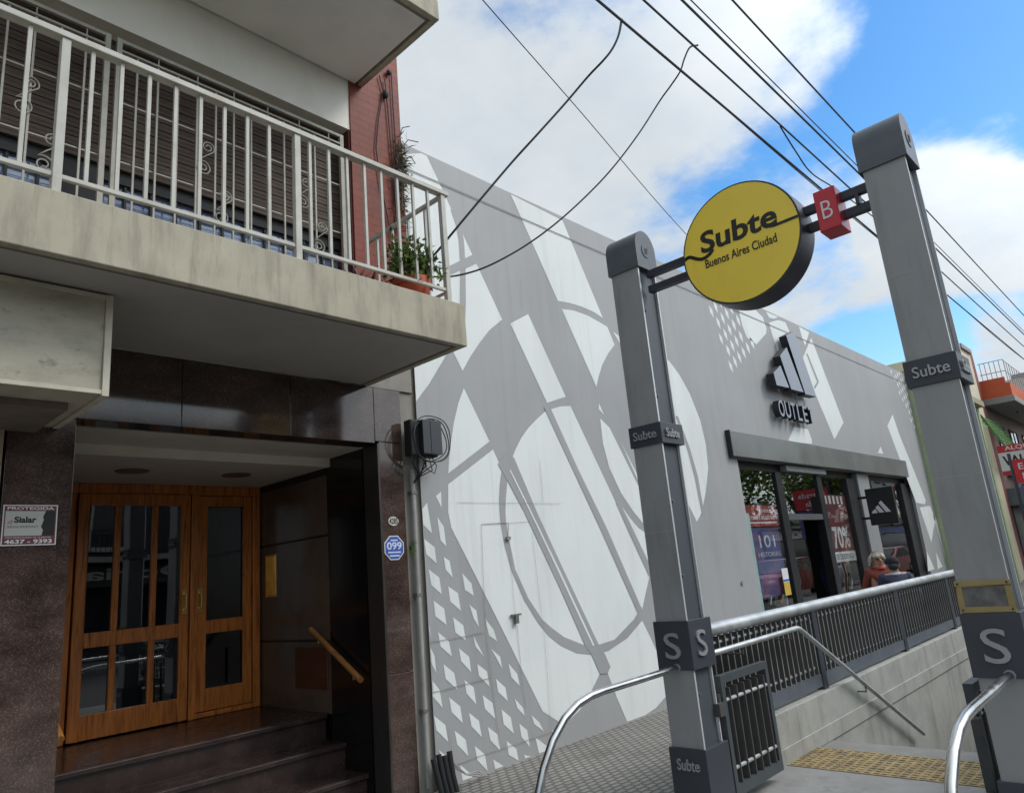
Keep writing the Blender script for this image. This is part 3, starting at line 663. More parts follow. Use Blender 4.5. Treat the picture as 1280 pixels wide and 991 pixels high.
paint([(637.7, 404.4), (660, 392.7), (707, 496), (683.6, 503.5)])
paint([(748.6, 504), (755, 519), (748, 511)])
Dm = [[(523, 636), (533.6, 628), (539.9, 666.7), (527, 655.3)], [(544.5, 620), (551, 614.4), (551.8, 634.4)], [(546.3, 645.7), (554.4, 657.8), (557.7, 682.8), (550.4, 675.5)],
 [(529.4, 673), (543, 683.6), (545.5, 703.8), (532.6, 692.5)], [(554.4, 695.7), (561.7, 700.6), (565.7, 721.6), (556.9, 711.9)], [(523, 699.8), (526.6, 720.8), (524.5, 719)],
 [(535.5, 711), (548.8, 721.6), (552, 742.6), (539, 731.3)], [(577.5, 716), (589, 728.9), (592, 744.2), (581, 737)], [(560, 732.4), (572.2, 741), (575.8, 763), (562.5, 751.5)],
 [(524.9, 736), (530, 737.7), (532.6, 759.9), (524.9, 754)], [(541.5, 750), (555, 760.4), (558, 780.9), (544, 770)], [(586.3, 755), (595.3, 762.8), (598.4, 783), (592, 773)],
 [(566.2, 770.9), (579, 781.4), (582, 800), (569, 790)], [(525.8, 771.7), (535.8, 779.7), (539.4, 799), (527, 788.6)], [(606, 772.5), (617, 787), (621, 801), (611, 794)],
 [(547.3, 789.6), (561, 801.3), (564.7, 820.5), (550.5, 807.7)], [(591, 792.8), (605, 820.5), (594, 807.7)]]
for qd in ([(85, 135), (155, 185), (165, 285), (105, 225)], [(298, 140), (358, 190), (370, 280), (310, 215)], [(485, 140), (540, 190), (552, 260)], [(207, 232), (270, 285), (290, 385), (220, 320)],
 [(405, 232), (462, 275), (478, 365), (415, 300)], [(588, 228), (640, 290), (655, 360), (605, 310)], [(118, 330), (185, 385), (202, 490), (132, 425)], [(330, 325), (385, 370), (400, 470), (342, 405)],
 [(515, 318), (570, 370), (585, 450), (527, 395)], [(240, 427), (305, 480), (320, 578), (255, 515)], [(437, 415), (495, 460), (512, 555), (450, 495)], [(625, 435), (675, 490), (683, 535), (640, 490)],
 [(150, 535), (218, 590), (235, 690), (165, 620)], [(357, 517), (415, 565), (433, 662), (372, 598)], [(547, 497), (602, 545), (620, 640), (560, 585)], [(272, 622), (337, 675), (353, 773), (288, 705)],
 [(467, 600), (525, 645), (542, 742), (483, 680)], [(722, 530), (770, 575), (797, 628), (740, 585)], [(652, 580), (698, 620), (715, 718), (665, 660)], [(180, 735), (245, 790), (265, 898), (215, 830)],
 [(390, 712), (450, 762), (467, 860), (405, 795)], [(578, 682), (635, 730), (650, 815), (590, 765)], [(305, 822), (372, 880), (378, 920), (320, 925)], [(745, 660), (838, 738), (770, 775)],
 [(498, 790), (560, 835), (560, 850), (512, 862)], [(680, 765), (722, 795), (688, 805)], [(842, 618), (895, 645), (875, 685)]):
    Dm.append([(510+a/4.695, 780+b/4.695) for a, b in qd])
for d in Dm: paint(d)
# slanted lattice high on the wall and the shapes around the sign
def inside(p, poly):
    c = False; j = len(poly)-1
    for i in range(len(poly)):
        if (poly[i][1] > p[1]) != (poly[j][1] > p[1]) and p[0] < (poly[j][0]-poly[i][0])*(p[1]-poly[i][1])/(poly[j][1]-poly[i][1])+poly[i][0]: c = not c
        j = i
    return c
S7 = lambda a, b: (860+a/7.08, 340+b/7.08)
zone = [(110, 60), (330, 120), (440, 330), (500, 560), (600, 655), (405, 900), (300, 690)]
for i in range(-14, 16):
    for j in range(-14, 16):
        c = (205+62*i+38*j, 350+101*i-41*j)
        if inside(c, zone): paint([S7(c[0]-22, c[1]-58), S7(c[0]+10, c[1]-12), S7(c[0]+22, c[1]+58), S7(c[0]-10, c[1]+8)])
paint([S7(*p) for p in ((440, 310), (470, 200), (560, 300), (580, 320), (660, 400), (695, 500), (690, 545), (605, 640), (520, 580), (480, 480))])
paint([S7(*p) for p in ((715, 450), (740, 440), (800, 425), (860, 445), (890, 510), (900, 560), (820, 700), (790, 700), (740, 540))])
paint([S7(*p) for p in ((690, 350), (720, 365), (800, 400), (760, 415), (715, 405))])
S6 = lambda a, b: (950+a/6.19, 390+b/6.19)
paint([S6(*p) for p in ((300, 112), (380, 158), (348, 262), (325, 200))])
paint([S6(*p) for p in ((395, 200), (645, 855), (575, 985), (430, 640), (330, 355))])
paint([S6(*p) for p in ((355, 318), (368, 325), (455, 540), (425, 595), (415, 580), (440, 540))], 2, 1)
paint([S6(*p) for p in ((262, 890), (370, 905), (400, 990), (400, 1020), (215, 1000))])
paint([S6(*p) for p in ((262, 622), (350, 670), (330, 725), (300, 722))])
paint([(1115.6, 518), (1123, 540), (1157, 625), (1156, 630), (1145, 628), (1112, 540), (1109, 532)])
paint([(1100.6, 558), (1104, 567), (1097, 566)])
paint([(1149.5, 634), (1162.4, 632), (1169, 648.7), (1164, 677.8)]); paint([(1165.7, 642), (1172, 648.7), (1186, 700), (1175, 674.5)])
paint([(1158, 688), (1168, 711), (1160, 714)]); paint([(1170, 690), (1178, 708), (1172, 711)])
zone = [(270, 360), (420, 330), (560, 940), (520, 960)]
for i in range(-20, 24):
    for j in range(-12, 14):
        c = (330+34*i+16*j, 420+66*i-18*j)
        if inside(c, zone): paint([(1080+(c[0]+dx)/8.26, 420+(c[1]+dy)/8.26) for dx, dy in ((-11, -33), (4, -6), (11, 33), (-4, 6))])
mu.build('mural', [G_LIGHT, G_BAND], st)
# seams: parapet groove, hidden doors
mb = MB(); mb.keepn = True
def seam(pts, w=.006, lay=5):
    for a, b in zip(pts, pts[1:]):
        A = W3(a, .0022*lay); B = W3(b, .0022*lay); d = (B-A).normalized(); n = Vector((-d.z, 0, d.x))*w/2
        mb.quadface((A+n, B+n, B-n, A-n))
seam([(601, 655), (635, 653.5), (634, 672)]); seam([(601, 655), (603, 720), (608, 800), (624, 930)], .004); seam([(635, 672), (643, 768)], .003); seam([(645, 780), (652, 850), (657, 884)], .004)
seam([(636, 653.5), (662, 652)], .003); seam([(664, 665), (680, 800), (688, 912)], .003); seam([(532, 803), (580, 795), (604, 790)], .005); seam([(536, 866), (580, 855), (612, 847)], .005); seam([(532, 803), (536, 866)], .004)
seam([(570, 628), (640, 629), (700, 629.5)], .003); seam([(565, 957), (600, 944), (690, 914)], .004); seam([(561, 910), (565, 957)], .003)
seam([(650, 350), (652, 385)], .003); seam([(674, 576), (678, 628)], .003)
mb.build('hatch_seam', SEAM, st)
mb = MB(); mb.box(4.03, SX1, W-.012, W-.011, 5.535, 5.547); mb.build('parapet_groove', nmat('groove', (.22, .225, .235), .8), st)
mb = MB(); mb.box(4.03, SX1, W+.002, W+.26, 5.8005, 5.82); mb.build('coping', G_WALL, st)
mb = MB(); p = W3((643, 772), .0); mb.box(p.x-.06, p.x+.07, W-.03, W-.011, p.z+.02, p.z+.035); mb.box(p.x-.02, p.x+.02, W-.04, W-.011, p.z-.05, p.z+.03); mb.build('hasp', nmat('old iron', (.17, .18, .165), .6, .5), st)
p = W3((634, 672), .0); mb = MB(); mb.box(p.x-.03, p.x+.02, W-.03, W-.011, p.z-.02, p.z+.01); mb.build('hinge', SEAM, st)
mb = MB(); p = W3((927, 728), 0); mb.tube([(p.x, W-.001, p.z), (p.x, W-.02, p.z)], .03, 14); mb.build('wall_button', STEELL, st)
# fascia, frames, glazing
FY0 = 4.80
mb = MB(); mb.box(9.90, 15.0, FY0, W-.001, 3.015, 3.40); mb.box(15.003, 18.60, FY0, W-.001, 3.015, 3.40); mb.build('fascia', FASC, st, bevel=.006)
mb = MB(); mb.box(9.885, 9.899, FY0+.002, W-.001, 3.005, 3.41); mb.build('fascia_end', BLACKM, st)
GY = 5.0
mb = MB(); mb.box(OX0+.001, OX1-.001, GY+.02, GY+.17, 2.88, OZ-.001); mb.box(11.62, 11.86, GY-.03, GY+.12, .02, 2.879); mb.box(13.37, 13.59, GY-.03, GY+.12, .02, 2.879)
mb.box(14.83, 15.36, GY-.05, GY+.2, .02, 2.879); mb.box(18.31, OX1-.001, GY-.06, GY+.2, .02, 2.879); mb.box(OX0+.001, OX0+.05, GY-.02, GY+.1, .02, 2.879)
mb.build('shopfront_frame', BLACK, st, bevel=.004)
mb = MB(); mb.box(11.861, 13.369, GY-.02, GY+.1, 2.09, 2.19); mb.build('transom', nmat('anodised', (.15, .155, .155), .4, .5), st)
mb = MB(); mb.box(11.95, 13.70, GY-.10, GY+.019, 2.90, 3.0); mb.build('door_header', FASCL, st, bevel=.004)
mb = MB(); mb.box(15.361, 16.04, GY-.09, GY+.2, .02, 3.0); mb.build('column', COLG, st)
for a, b, z0, z1 in ((OX0+.05, 11.62, .02, 2.879), (11.86, 13.37, 2.19, 2.879), (13.59, 14.83, .02, 2.879), (16.04, 18.31, .02, 2.879), (11.86, 12.5, .02, 2.09)):
    g = MB(); g.box(a+.001, b-.001, GY+.005, GY+.015, z0, z1); g.build('shop_pane', SGLASS, st)
mb = MB(); mb.box(10.33, 10.47, GY-.008, GY+.004, .03, 2.2); mb.build('door_edge', nmat('green glass edge', (.30, .42, .40), .25), st)
# interior
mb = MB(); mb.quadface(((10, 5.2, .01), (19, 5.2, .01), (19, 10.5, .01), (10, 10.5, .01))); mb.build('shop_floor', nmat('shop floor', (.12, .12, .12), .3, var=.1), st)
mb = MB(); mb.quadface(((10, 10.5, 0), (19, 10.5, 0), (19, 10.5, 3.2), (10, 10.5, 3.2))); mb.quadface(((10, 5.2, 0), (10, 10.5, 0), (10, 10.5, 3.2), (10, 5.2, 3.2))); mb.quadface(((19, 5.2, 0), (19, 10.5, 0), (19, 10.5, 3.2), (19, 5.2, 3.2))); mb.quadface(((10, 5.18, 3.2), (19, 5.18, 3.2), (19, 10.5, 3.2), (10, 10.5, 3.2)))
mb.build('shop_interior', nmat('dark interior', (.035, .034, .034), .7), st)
GARM = [nmat('garment %s' % n, c, .9, var=.3, scale=5) for n, c in (('red', (.30, .03, .03)), ('white', (.6, .6, .58)), ('black', (.02, .02, .02)), ('blue', (.04, .08, .25)), ('tan', (.3, .2, .12)), ('grey', (.2, .2, .2)))]
def rack(x, y, n, lab):
    t = thing('clothes_rack', (x, y, 0), lab, 'clothes rack', 'clothes racks inside the shop')
    m = MB(); m.tube([(x, y, .02), (x, y, 1.45), (x+1.3, y, 1.45), (x+1.3, y, .02)], .015, 8); m.tube([(x, y-.25, .03), (x, y+.25, .03)], .015, 8); m.tube([(x+1.3, y-.25, .03), (x+1.3, y+.25, .03)], .015, 8); m.build('frame', STEEL, t, smooth=True)
    for i in range(n):
        xx = x+.1+1.1*i/(n-1); m = MB(); w = random.uniform(.18, .24); h = random.uniform(.6, .85)
        m.prism([(xx, y-.03, 1.40), (xx, y-w, 1.33), (xx, y-w-.04, 1.0), (xx, y-w+.03, 1.38-h), (xx, y+w-.03, 1.38-h), (xx, y+w+.04, 1.0), (xx, y+w, 1.33), (xx, y+.03, 1.40)], (random.uniform(.03, .06), 0, 0)); m.build('garment', random.choice(GARM), t, bevel=.008)
rack(12.05, 5.9, 11, 'clothes rack with garments just behind the shop doorway'); rack(14.0, 6.4, 11, 'clothes rack with garments behind the sale poster'); rack(16.4, 6.2, 11, 'clothes rack with garments behind the last shop window')
# posters on / behind the glass (flat printed sheets)
ps = thing('red_banner', (10.9, 5.05, 2.05), 'dark red banner with white lines of text across the first shop pane', 'banner')
mb = MB(); mb.box(10.24, 11.55, 5.03, 5.034, 2.00, 2.33); mb.build('sheet', nmat('banner red', (.28, .025, .035), .5), ps)
mb = MB(); add_text(mb, 'Cambios', (11.46, 5.029, 2.22), (-1, 0, 0), (0, 0, 1), .55, .07, .001); add_text(mb, 'Multitude Federal', (11.50, 5.029, 2.11), (-1, 0, 0), (0, 0, 1), 1.0, .08, .001); mb.box(10.30, 11.48, 5.028, 5.029, 2.05, 2.07); mb.build('lettering', WHITEP, ps)
ps = thing('blue_poster', (10.95, 5.2, 1.2), 'blue poster with large white characters below the red banner', 'poster')
mb = MB(); mb.box(10.5, 11.58, 5.06, 5.064, .95, 1.98); mb.build('sheet', nmat('poster blue', (.06, .075, .24), .5, var=.5, scale=2.2, col2=(.25, .13, .12), fac2=.8, scale2=1.5), ps)
mb = MB(); add_text(mb, '101', (10.82, 5.059, 1.68), *FY, .55, .19, .001); add_text(mb, 'HISTORIAS', (10.72, 5.059, 1.54), *FY, .78, .07, .001); mb.build('lettering', nmat('pale print', (.6, .62, .7), .5), ps)
ps = thing('sale_poster', (14.2, 5.06, 1.3), 'maroon sale poster reading 70% on the narrow pane beside the black column', 'poster')
mb = MB(); mb.box(13.62, 14.80, 5.03, 5.034, 1.30, 2.55); mb.build('sheet', MAROON, ps)
mb = MB(); add_text(mb, '70%', (13.80, 5.029, 1.56), *FY, .82, .40, .001, .02)
for i in range(5): mb.box(13.72+i*.2, 13.82+i*.2, 5.028, 5.029, 2.38, 2.53)
mb.box(13.68, 14.78, 5.028, 5.0295, 1.32, 1.50); mb.build('lettering', WHITEP, ps)
mb = MB(); add_text(mb, 'DE DESCUENTO', (13.80, 5.027, 1.36), *FY, .85, .10, .001)
for i in range(2): mb.poly([(14.0+i*.25, 5.0285, 2.04), (14.2+i*.25, 5.0285, 2.28), (14.36+i*.25, 5.0285, 2.28), (14.2+i*.25, 5.0285, 2.04)], 1)
mb.build('caption', [BLACKI, nmat('dusty pink', (.35, .2, .2), .5)], ps)
nt_ = thing('notice_sheet', (11.4, 5.0, 1.0), 'white and yellow notice sheet stuck low on the first shop pane', 'notice')
mb = MB(); mb.box(11.30, 11.52, GY+.0005, GY+.003, 1.13, 1.34); mb.box(11.30, 11.52, GY+.0005, GY+.003, .93, 1.129, 1); mb.box(11.30, 11.52, GY-.001, GY, 1.14, 1.17, 2); mb.build('sheet', [WHITEP, nmat('notice yellow', (.6, .42, .06), .5), BLUEP], nt_)

# three slanted bars logo, letters, blade sign
lg = thing('logo_sign', (12.7, W, 4.2), 'large raised logo of three slanted blue grey bars high on the shop wall', 'logo sign')
FD = 4.68
for pts in ([(105, 470), (158, 412), (228, 588), (130, 566)], [(155, 338), (206, 272), (338, 622), (243, 598)], [(202, 180), (262, 148), (437, 655), (352, 636)]):
    P = [at(1, FD, *S6(*p)) for p in pts]
    mb = MB(); mb.prism(P, (0, .14, 0), 0, 1); mb.build('logo_bar', [LOGOM, LOGOD], lg, bevel=.004)
    c = sum(P, Vector())/4; mb = MB(); mb.tube([(c.x, FD+.14, c.z), (c.x, W, c.z)], .02, 8); mb.build('standoff', LOGOD, lg)
ol = thing('outlet_letters', (12.8, W, 3.75), 'raised dark letters spelling OUTLET below the three bar logo', 'letter sign')
A = at(1, 4.70, *S6(150, 700)); Bq = at(1, 4.70, *S6(452, 905))
wx = (Bq.x-A.x)/6.0
for i, ch in enumerate('OUTLET'):   # six separate raised letters
    mb = MB(); w_ = wx*(.84 if ch in 'OU' else .70)
    add_text(mb, ch, (A.x+wx*i+.02, 4.84, 3.775), *FY, w_, .29, .11, .012, 0, 0, 1)
    # returns dark, pale outline face
    mb.build('letter', [LOGOM, LOGOD], ol)
bl = thing('blade_sign', (15.06, W, 1.95), 'square black projecting sign with white three bar logo beside the shop column', 'projecting sign')
mb = MB(); mb.box(15.03, 15.11, 4.22, W-.16, 1.93, 2.63); mb.build('panel', BLACK, bl, bevel=.006)
for z in (2.05, 2.45): mb = MB(); mb.box(15.05, 15.09, W-.159, W-.001, z, z+.05); mb.build('arm', BLACK, bl)
mb = MB()
for j, (b0, b1, t0, t1) in enumerate((((.14, .12), (.29, .12), (.25, .22), (.17, .175)), ((.33, .12), (.45, .12), (.33, .30), (.255, .255)), ((.49, .12), (.61, .12), (.42, .40), (.355, .35)))):
    mb.prism([(15.028, 4.72-u*.74+.05, 2.06+v*.80) for u, v in (b0, b1, t0, t1)], (-.003, 0, 0))
mb.build('logo', WHITEP, bl)

# ------------------------------------------------------------------ subway entrance
PX0, PX1 = 4.35, 4.585
def subte(mb, x, y, z, w, h, d=.012, bold=.01, mi=0): add_text(mb, 'Subte', (x, y, z), *FX, w, h, d, bold, mi)
def pillar(y0, y1, label, left):
    t = thing('subway_pillar', (PX0+.1, (y0+y1)/2, 0), label, 'pillar', 'pillars of the subway entrance'); ym = (y0+y1)/2
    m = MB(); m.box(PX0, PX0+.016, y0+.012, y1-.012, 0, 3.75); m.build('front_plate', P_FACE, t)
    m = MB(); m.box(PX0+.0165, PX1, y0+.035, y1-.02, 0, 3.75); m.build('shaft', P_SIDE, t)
    m = MB(); m.box(PX0-.0008, PX0+.0155, y0+.0105, y0+.0118, 0, 3.75); m.box(PX1, PX1+.012, y0+.015, y1-.015, 0, 3.75); m.build('plate_edge', EDGE, t)
    m = MB()
    for z in ((.75, 1.5, 2.0, 2.75, 3.4) if left else ()):
        m = MB(); m.tube([(PX0+.05, y0+.034, z), (PX0+.05, y0+.020, z)], .014, 10); m.tube([(PX0+.05, y0+.020, z), (PX0+.05, y0+.012, z)], .008, 8); m.build('bolt', nmat('dull bolt', (.16, .17, .18), .5, .4), t, smooth=True)
    for z in ((1.985, 1.80) if left else (3.05, 1.90)):
        m = MB(); m.box(PX0-.0007, PX0-.0001, y0+.014, y1-.014, z, z+.004); m.build('weld_seam', nmat('weld seam', (.34, .345, .345), .5), t)
    # rounded cap
    prof = [(PX0-.014, 3.735)]+[(PX0+.118-.132*math.cos(a*math.pi/16), 3.90+.15*math.sin(a*math.pi/16)) for a in range(17)]+[(PX0+.25, 3.735)]
    m = MB(); m.prism([(x, y0-.006, z) for x, z in prof], (0, y1-y0+.012, 0)); m.build('cap', P_CAP, t, bevel=.006, smooth=True)
    m = MB(); m.tube([(PX0+.118, y0-.006, 3.885), (PX0+.118, y0-.011, 3.885)], .055, 24)
    add_text(m, 'S', (PX0+.098, y0-.011, 3.86), *FY, .04, .05, .004, .02, 1); m.build('emblem', [P_CAP, P_SIDE], t)
    for nm, z0, z1, pr in (('name_band', 2.405, 2.555, .012), ('letter_band', .905, 1.213, .014), ('base_band', 0, .431, .016)):
        m = MB(); m.box(PX0-pr, PX1+.05, y0-.004, y1+.006, z0, z1); b = m.build(nm, P_BAND, t, bevel=.003)
        m = MB(); x = PX0-pr-.0003
        if nm == 'name_band':
            subte(m, x, y1-.035, z0+.045, (y1-y0)-.07, .062); add_text(m, 'Subte', (PX0+.04, y0-.0045, z0+.045), *FY, .17, .062, .012, .01)
        elif nm == 'letter_band':
            add_text(m, 'S', (x, ym+.06, z0+.07), *FX, .115, .165, .012, .0); add_text(m, 'S', (PX0+.06, y0-.0045, z0+.075), *FY, .115, .165, .012, .0)
        else: subte(m, x, y1-.05, z1-.13, (y1-y0)-.10, .068)
        m.build('lettering', STEELL, b)
    if not left:
        m = MB(); x = PX0-.012
        m.box(x, PX0-.001, y0+.006, y1-.004, 1.345, 1.372); m.box(x, PX0-.001, y0+.006, y1-.004, 1.216, 1.243); m.box(x, PX0-.001, y0+.006, y0+.034, 1.243, 1.345); m.box(x, PX0-.001, y1-.032, y1-.004, 1.243, 1.345)
        d = m.build('display_frame', YPLATE, t, bevel=.002)
        m = MB(); m.box(PX0-.006, PX0-.001, y0+.034, y1-.032, 1.243, 1.345); m.build('display_pane', nmat('scratched grey pane', (.13, .125, .12), .3, var=.5, scale=14), d)
        m = MB()
        for yy in (y0+.02, y1-.018):
            for zz in (1.2295, 1.3585): m.tube([(x, yy, zz), (x-.003, yy, zz)], .005, 8)
        m.build('screw', BLACK, d)
    return t
LY0, LY1, RY0, RY1 = 2.613, 2.873, .771, 1.025
pillar(LY0, LY1, 'grey subway pillar nearer the mural wall, in front of the painted ellipse', True)
pillar(RY0, RY1, 'grey subway pillar nearer the street with an ochre framed display pane', False)

sg = thing('subway_sign', (4.45, 1.82, 3.19), 'round yellow Subte sign in a dark drum hung between two pillars', 'sign')
cy, cz, rd = 1.82, 3.60, .415
circ = lambda r, n=64: [(cy+r*math.cos(2*math.pi*i/n), cz+r*math.sin(2*math.pi*i/n)) for i in range(n)]
mb = MB(); mb.prism([(4.325, y, z) for y, z in circ(rd)], (.21, 0, 0)); mb.build('drum', SIGNB, sg, smooth=True, angle=40)
mb = MB(); mb.prism([(4.3245, y, z) for y, z in circ(rd-.012)], (-.004, 0, 0)); mb.build('yellow_face', YELL, sg)
fx = 4.3202
mb = MB(); add_text(mb, 'Subte', (fx, cy+.27, 3.615), *FX, .545, .155, .0025, .026, 0, .06)
def sw(pts, w):
    for a, b in zip(pts, pts[1:]):
        A = Vector((fx-.0005, a[0], a[1])); B_ = Vector((fx-.0005, b[0], b[1])); d = (B_-A).normalized(); n = Vector((0, -d.z, d.y))*w/2
        mb.prism([A+n-d*.003, B_+n+d*.003, B_-n+d*.003, A-n-d*.003], (-.0018, 0, 0))
sw([(cy+.400, 3.622), (cy+.385, 3.630), (cy+.37, 3.632), (cy+.355, 3.628), (cy+.33, 3.611), (cy+.30, 3.592), (cy+.275, 3.583), (cy+.245, 3.584), (cy+.21, 3.598), (cy+.185, 3.62)], .024)
sw([(cy-.20, 3.634), (cy-.222, 3.622), (cy-.25, 3.617), (cy-.33, 3.617), (cy-.400, 3.617)], .019)
mb.build('wordmark', BLACKI, sg)
mb = MB(); add_text(mb, 'Buenos Aires Ciudad', (fx, cy+.255, 3.505), *FX, .505, .062, .0025, .012); mb.build('caption', BLACKI, sg)
for z0, z1 in ((3.665, 3.715), (3.545, 3.595)):
    for ya, yb_ in ((RY1+.001, cy-rd+.04), (cy+rd-.04, LY0-.001)):
        mb = MB(); mb.box(4.44, 4.49, ya, yb_, z0, z1); mb.build('beam', SIGNB, sg)
mb = MB(); mb.box(4.43, 4.50, 1.085, 1.105, 3.596, 3.664); mb.build('beam_spacer', SIGNB, sg)
ls = thing('line_sign', (4.42, 1.26, 3.47), 'small red box sign with white letter B beside the round yellow sign', 'sign')
mb = MB(); mb.box(4.365, 4.535, 1.19, 1.32, 3.475, 3.745); mb.build('box', REDB, ls, bevel=.004)
mb = MB(); mb.box(4.362, 4.3645, 1.195, 1.315, 3.48, 3.74); add_text(mb, 'B', (4.3615, 1.285, 3.55), *FX, .062, .115, .002, -.01, 1); mb.build('face', [REDB, WHITEP], ls)

# stairwell
swt = thing('stairwell', (6.36, 1.9, 0), 'subway stairway going down behind the two pillars between pale low walls', 'stairway')
mb = MB(); mb.box(4.64, 13.2, 2.78, 2.96, -3.2, .37); mb.box(4.64, 13.2, .84, 1.018, -3.2, .37); mb.box(13.0, 13.2, 1.0181, 2.7799, -3.2, .37); mb.build('low_wall', KERBST, swt, bevel=.008)
mb = MB(); mb.box(4.66, 13.0, 2.765, 2.7795, -.01, .12); mb.box(4.66, 13.0, 1.0185, 1.033, -.01, .12); mb.build('plinth', KERBST, swt, bevel=.004)
mb = MB()
for i in range(18): mb.box(HX0+.002+.30*i, HX0+.30*(i+1)+.03, 1.0185, 2.779, -.165*(i+1)-.3, -.165*(i+1)+.0 if i else -.012)
mb.build('step', nmat('stair stone', (.22, .215, .20), .7, var=.12, scale=5), swt)
mb = MB(); mb.box(HX0+5.4, 13.0, 1.0185, 2.779, -3.1, -3.0); mb.build('landing', SLAB, swt)

def side_railing(yb, label, inward):
    t = thing('stair_railing', (8.9, yb, .37), label, 'railing', 'side railings of the subway stairs')
    m = MB(); m.tube([(4.60, yb+.02*inward, 1.085), (13.1, yb+.02*inward, 1.085)], .047, 18); m.build('top_tube', TUBEP, t, smooth=True)
    for z in (.985, .56):
        m = MB(); m.tube([(4.60, yb, z), (13.1, yb, z)], .014, 10); m.build('rod', TUBEP, t, smooth=True)
    m = MB(); m.box(4.60, 13.1, yb-.03, yb+.03, .40, .50); m.build('bottom_plate', nmat('blue grey plate', (.16, .18, .21), .4, .3), t)
    first = None
    n = 84
    for i in range(n):
        x = 4.70+i*.10
        if first is None:
            m = MB(); m.box(x-.005, x+.005, yb-.032, yb+.032, .505, 1.03, 0); m.box(x-.006, x+.006, yb+.0325*inward-.0015, yb+.0325*inward+.0015, .505, 1.03, 1)
            first = m.build('bar', [BARM, nmat('bar edge glint', (.27, .27, .265), .5, .2, var=.15)], t)  # second material is a pale strip painting the glint along the front edge
        else:
            o = first.copy(); COL.objects.link(o); o.parent = t; o.location = (x-4.70, 0, 0)
    for x in (6.9, 9.36, 11.6):
        m = MB(); m.box(x-.05, x+.05, yb-.04, yb+.04, .371, 1.12); p = m.build('post', P_BAND, t, bevel=.003)
        m = MB(); add_text(m, 'S', (x-.0505, yb+.025, .93), *FX, .05, .085, .006); m.build('lettering', STEELL, p)
    return t
side_railing(2.86, 'long barred railing with fat tube along the stairs on the mural wall side', -1)
side_railing(.93, 'long barred railing with fat tube along the stairs on the street side', 1)
def inner_rail(y, label, sg_):
    t = thing('stair_handrail', (6.2, y, 0), label, 'handrail', 'thin handrails inside the stairwell')
    m = MB(); m.tube([(4.72, y+.10*sg_, .945), (4.78, y+.02*sg_, .95), (4.86, y, .955), (6.20, y, .965), (6.26, y, .95), (8.9, y, -.40)], .021, 12); m.build('tube', TUBEP, t, smooth=True)
    for x, z in ((5.2, .955), (6.05, .955), (7.5, .31)): m = MB(); m.tube([(x, y, z-.01), (x, y, z-.06), (x, y+.14*sg_, z-.06)], .008, 8); m.build('bracket', BARM, t, smooth=True)
    return t
inner_rail(2.70, 'thin steel handrail inside the stairs just behind the left gate', 1)
inner_rail(1.08, 'thin steel handrail inside the stairs on the street side', -1)
def gate(y, label):
    t = thing('gate', (4.66, y, .07), label, 'gate', 'open gates of the subway entrance')
    x0, x1, z0, z1 = 4.67, 5.39, .075, .82
    m = MB(); m.box(x0, x0+.045, y-.025, y+.025, z0, z1); m.box(x1-.045, x1, y-.025, y+.025, z0, z1); m.box(x0+.045, x1-.045, y-.025, y+.025, z1-.05, z1); m.box(x0+.045, x1-.045, y-.025, y+.025, z0, z0+.07); m.build('frame', GATEM, t, bevel=.004)
    for z in (.66, .24):
        m = MB(); m.tube([(x0+.045, y-.012, z), (x1-.045, y-.012, z)], .013, 10); m.build('rod', TUBEP, t, smooth=True)
    for i in range(6):
        x = x0+.045+(x1-x0-.09)*(i+.5)/6; m = MB(); m.box(x-.006, x+.006, y-.030, y+.035, z0+.07, z1-.085); m.build('bar', BARM, t)
    m = MB()
    for z in (.2, .62): m.tube([(x0-.02, y, z), (x0-.02, y, z+.09)], .016, 10); m.box(x0-.02, x0, y-.012, y+.012, z+.01, z+.08)
    m.box(x0-.09, x0-.02, y-.04, y+.0, .58, .66); m.build('hinge', BARM, t)
gate(2.645, 'dark barred gate swung open against the stairs beside the left pillar')
gate(1.145, 'dark barred gate swung open beside the street side pillar')
def guide(y, label):
    t = thing('guide_rail', (3.5, y, 0), label, 'rail', 'curved rails at the subway pillars'); P = [(PX0-.012, .92), (3.9, .915), (3.52, .912), (3.40, .905), (3.28, .882), (3.16, .83), (3.05, .745), (2.96, .63), (2.895, .50), (2.855, .35), (2.84, .2), (2.84, .0)]
    m = MB(); m.tube([(x, y, z) for x, z in P], .0215, 16); m.build('tube', STEEL, t, smooth=True)
    m = MB(); m.tube([(PX0-.02, y, .92), (PX0-.0145, y, .92)], .026, 16); m.build('flange', STEELL, t, smooth=True); m = MB(); m.tube([(2.84, y, .005), (2.84, y, .013)], .05, 20); m.build('flange', STEELL, t, smooth=True)
guide(2.735, 'bright curved steel rail running from the left pillar down to the pavement')
guide(.87, 'bright curved steel rail running from the street side pillar to the pavement')

# ------------------------------------------------------------------ overhead cables
def smooth_path(P, k=6):
    P = [Vector(p) for p in P]; out = []
    for i in range(len(P)-1):
        a, b, c, d = P[max(i-1, 0)], P[i], P[i+1], P[min(i+2, len(P)-1)]
        for j in range(k):
            t = j/k; out.append(.5*((2*b)+(c-a)*t+(2*a-5*b+4*c-d)*t*t+(3*b-a-3*c+d)*t**3))
    return out+[P[-1]]
def wire(pts, r, label, sub=None):
    m = MB(); m.tube(smooth_path(pts) if len(pts) < 30 else pts, r, 6); tag(m.build('overhead_cable', CABLE, smooth=True), label, 'cable', 'overhead cables')
def span(y, z, sag, x0=-14, x1=46, r=.012, off=0.0):
    return [(x0+(x1-x0)*i/40, y+off*math.sin(i*.9), z-sag+4*sag*((i/40-.5)**2)) for i in range(41)]
wire(span(2.58, 6.085, .10), .013, 'thick overhead cable nearest the shop roof with a drop cable at the left')
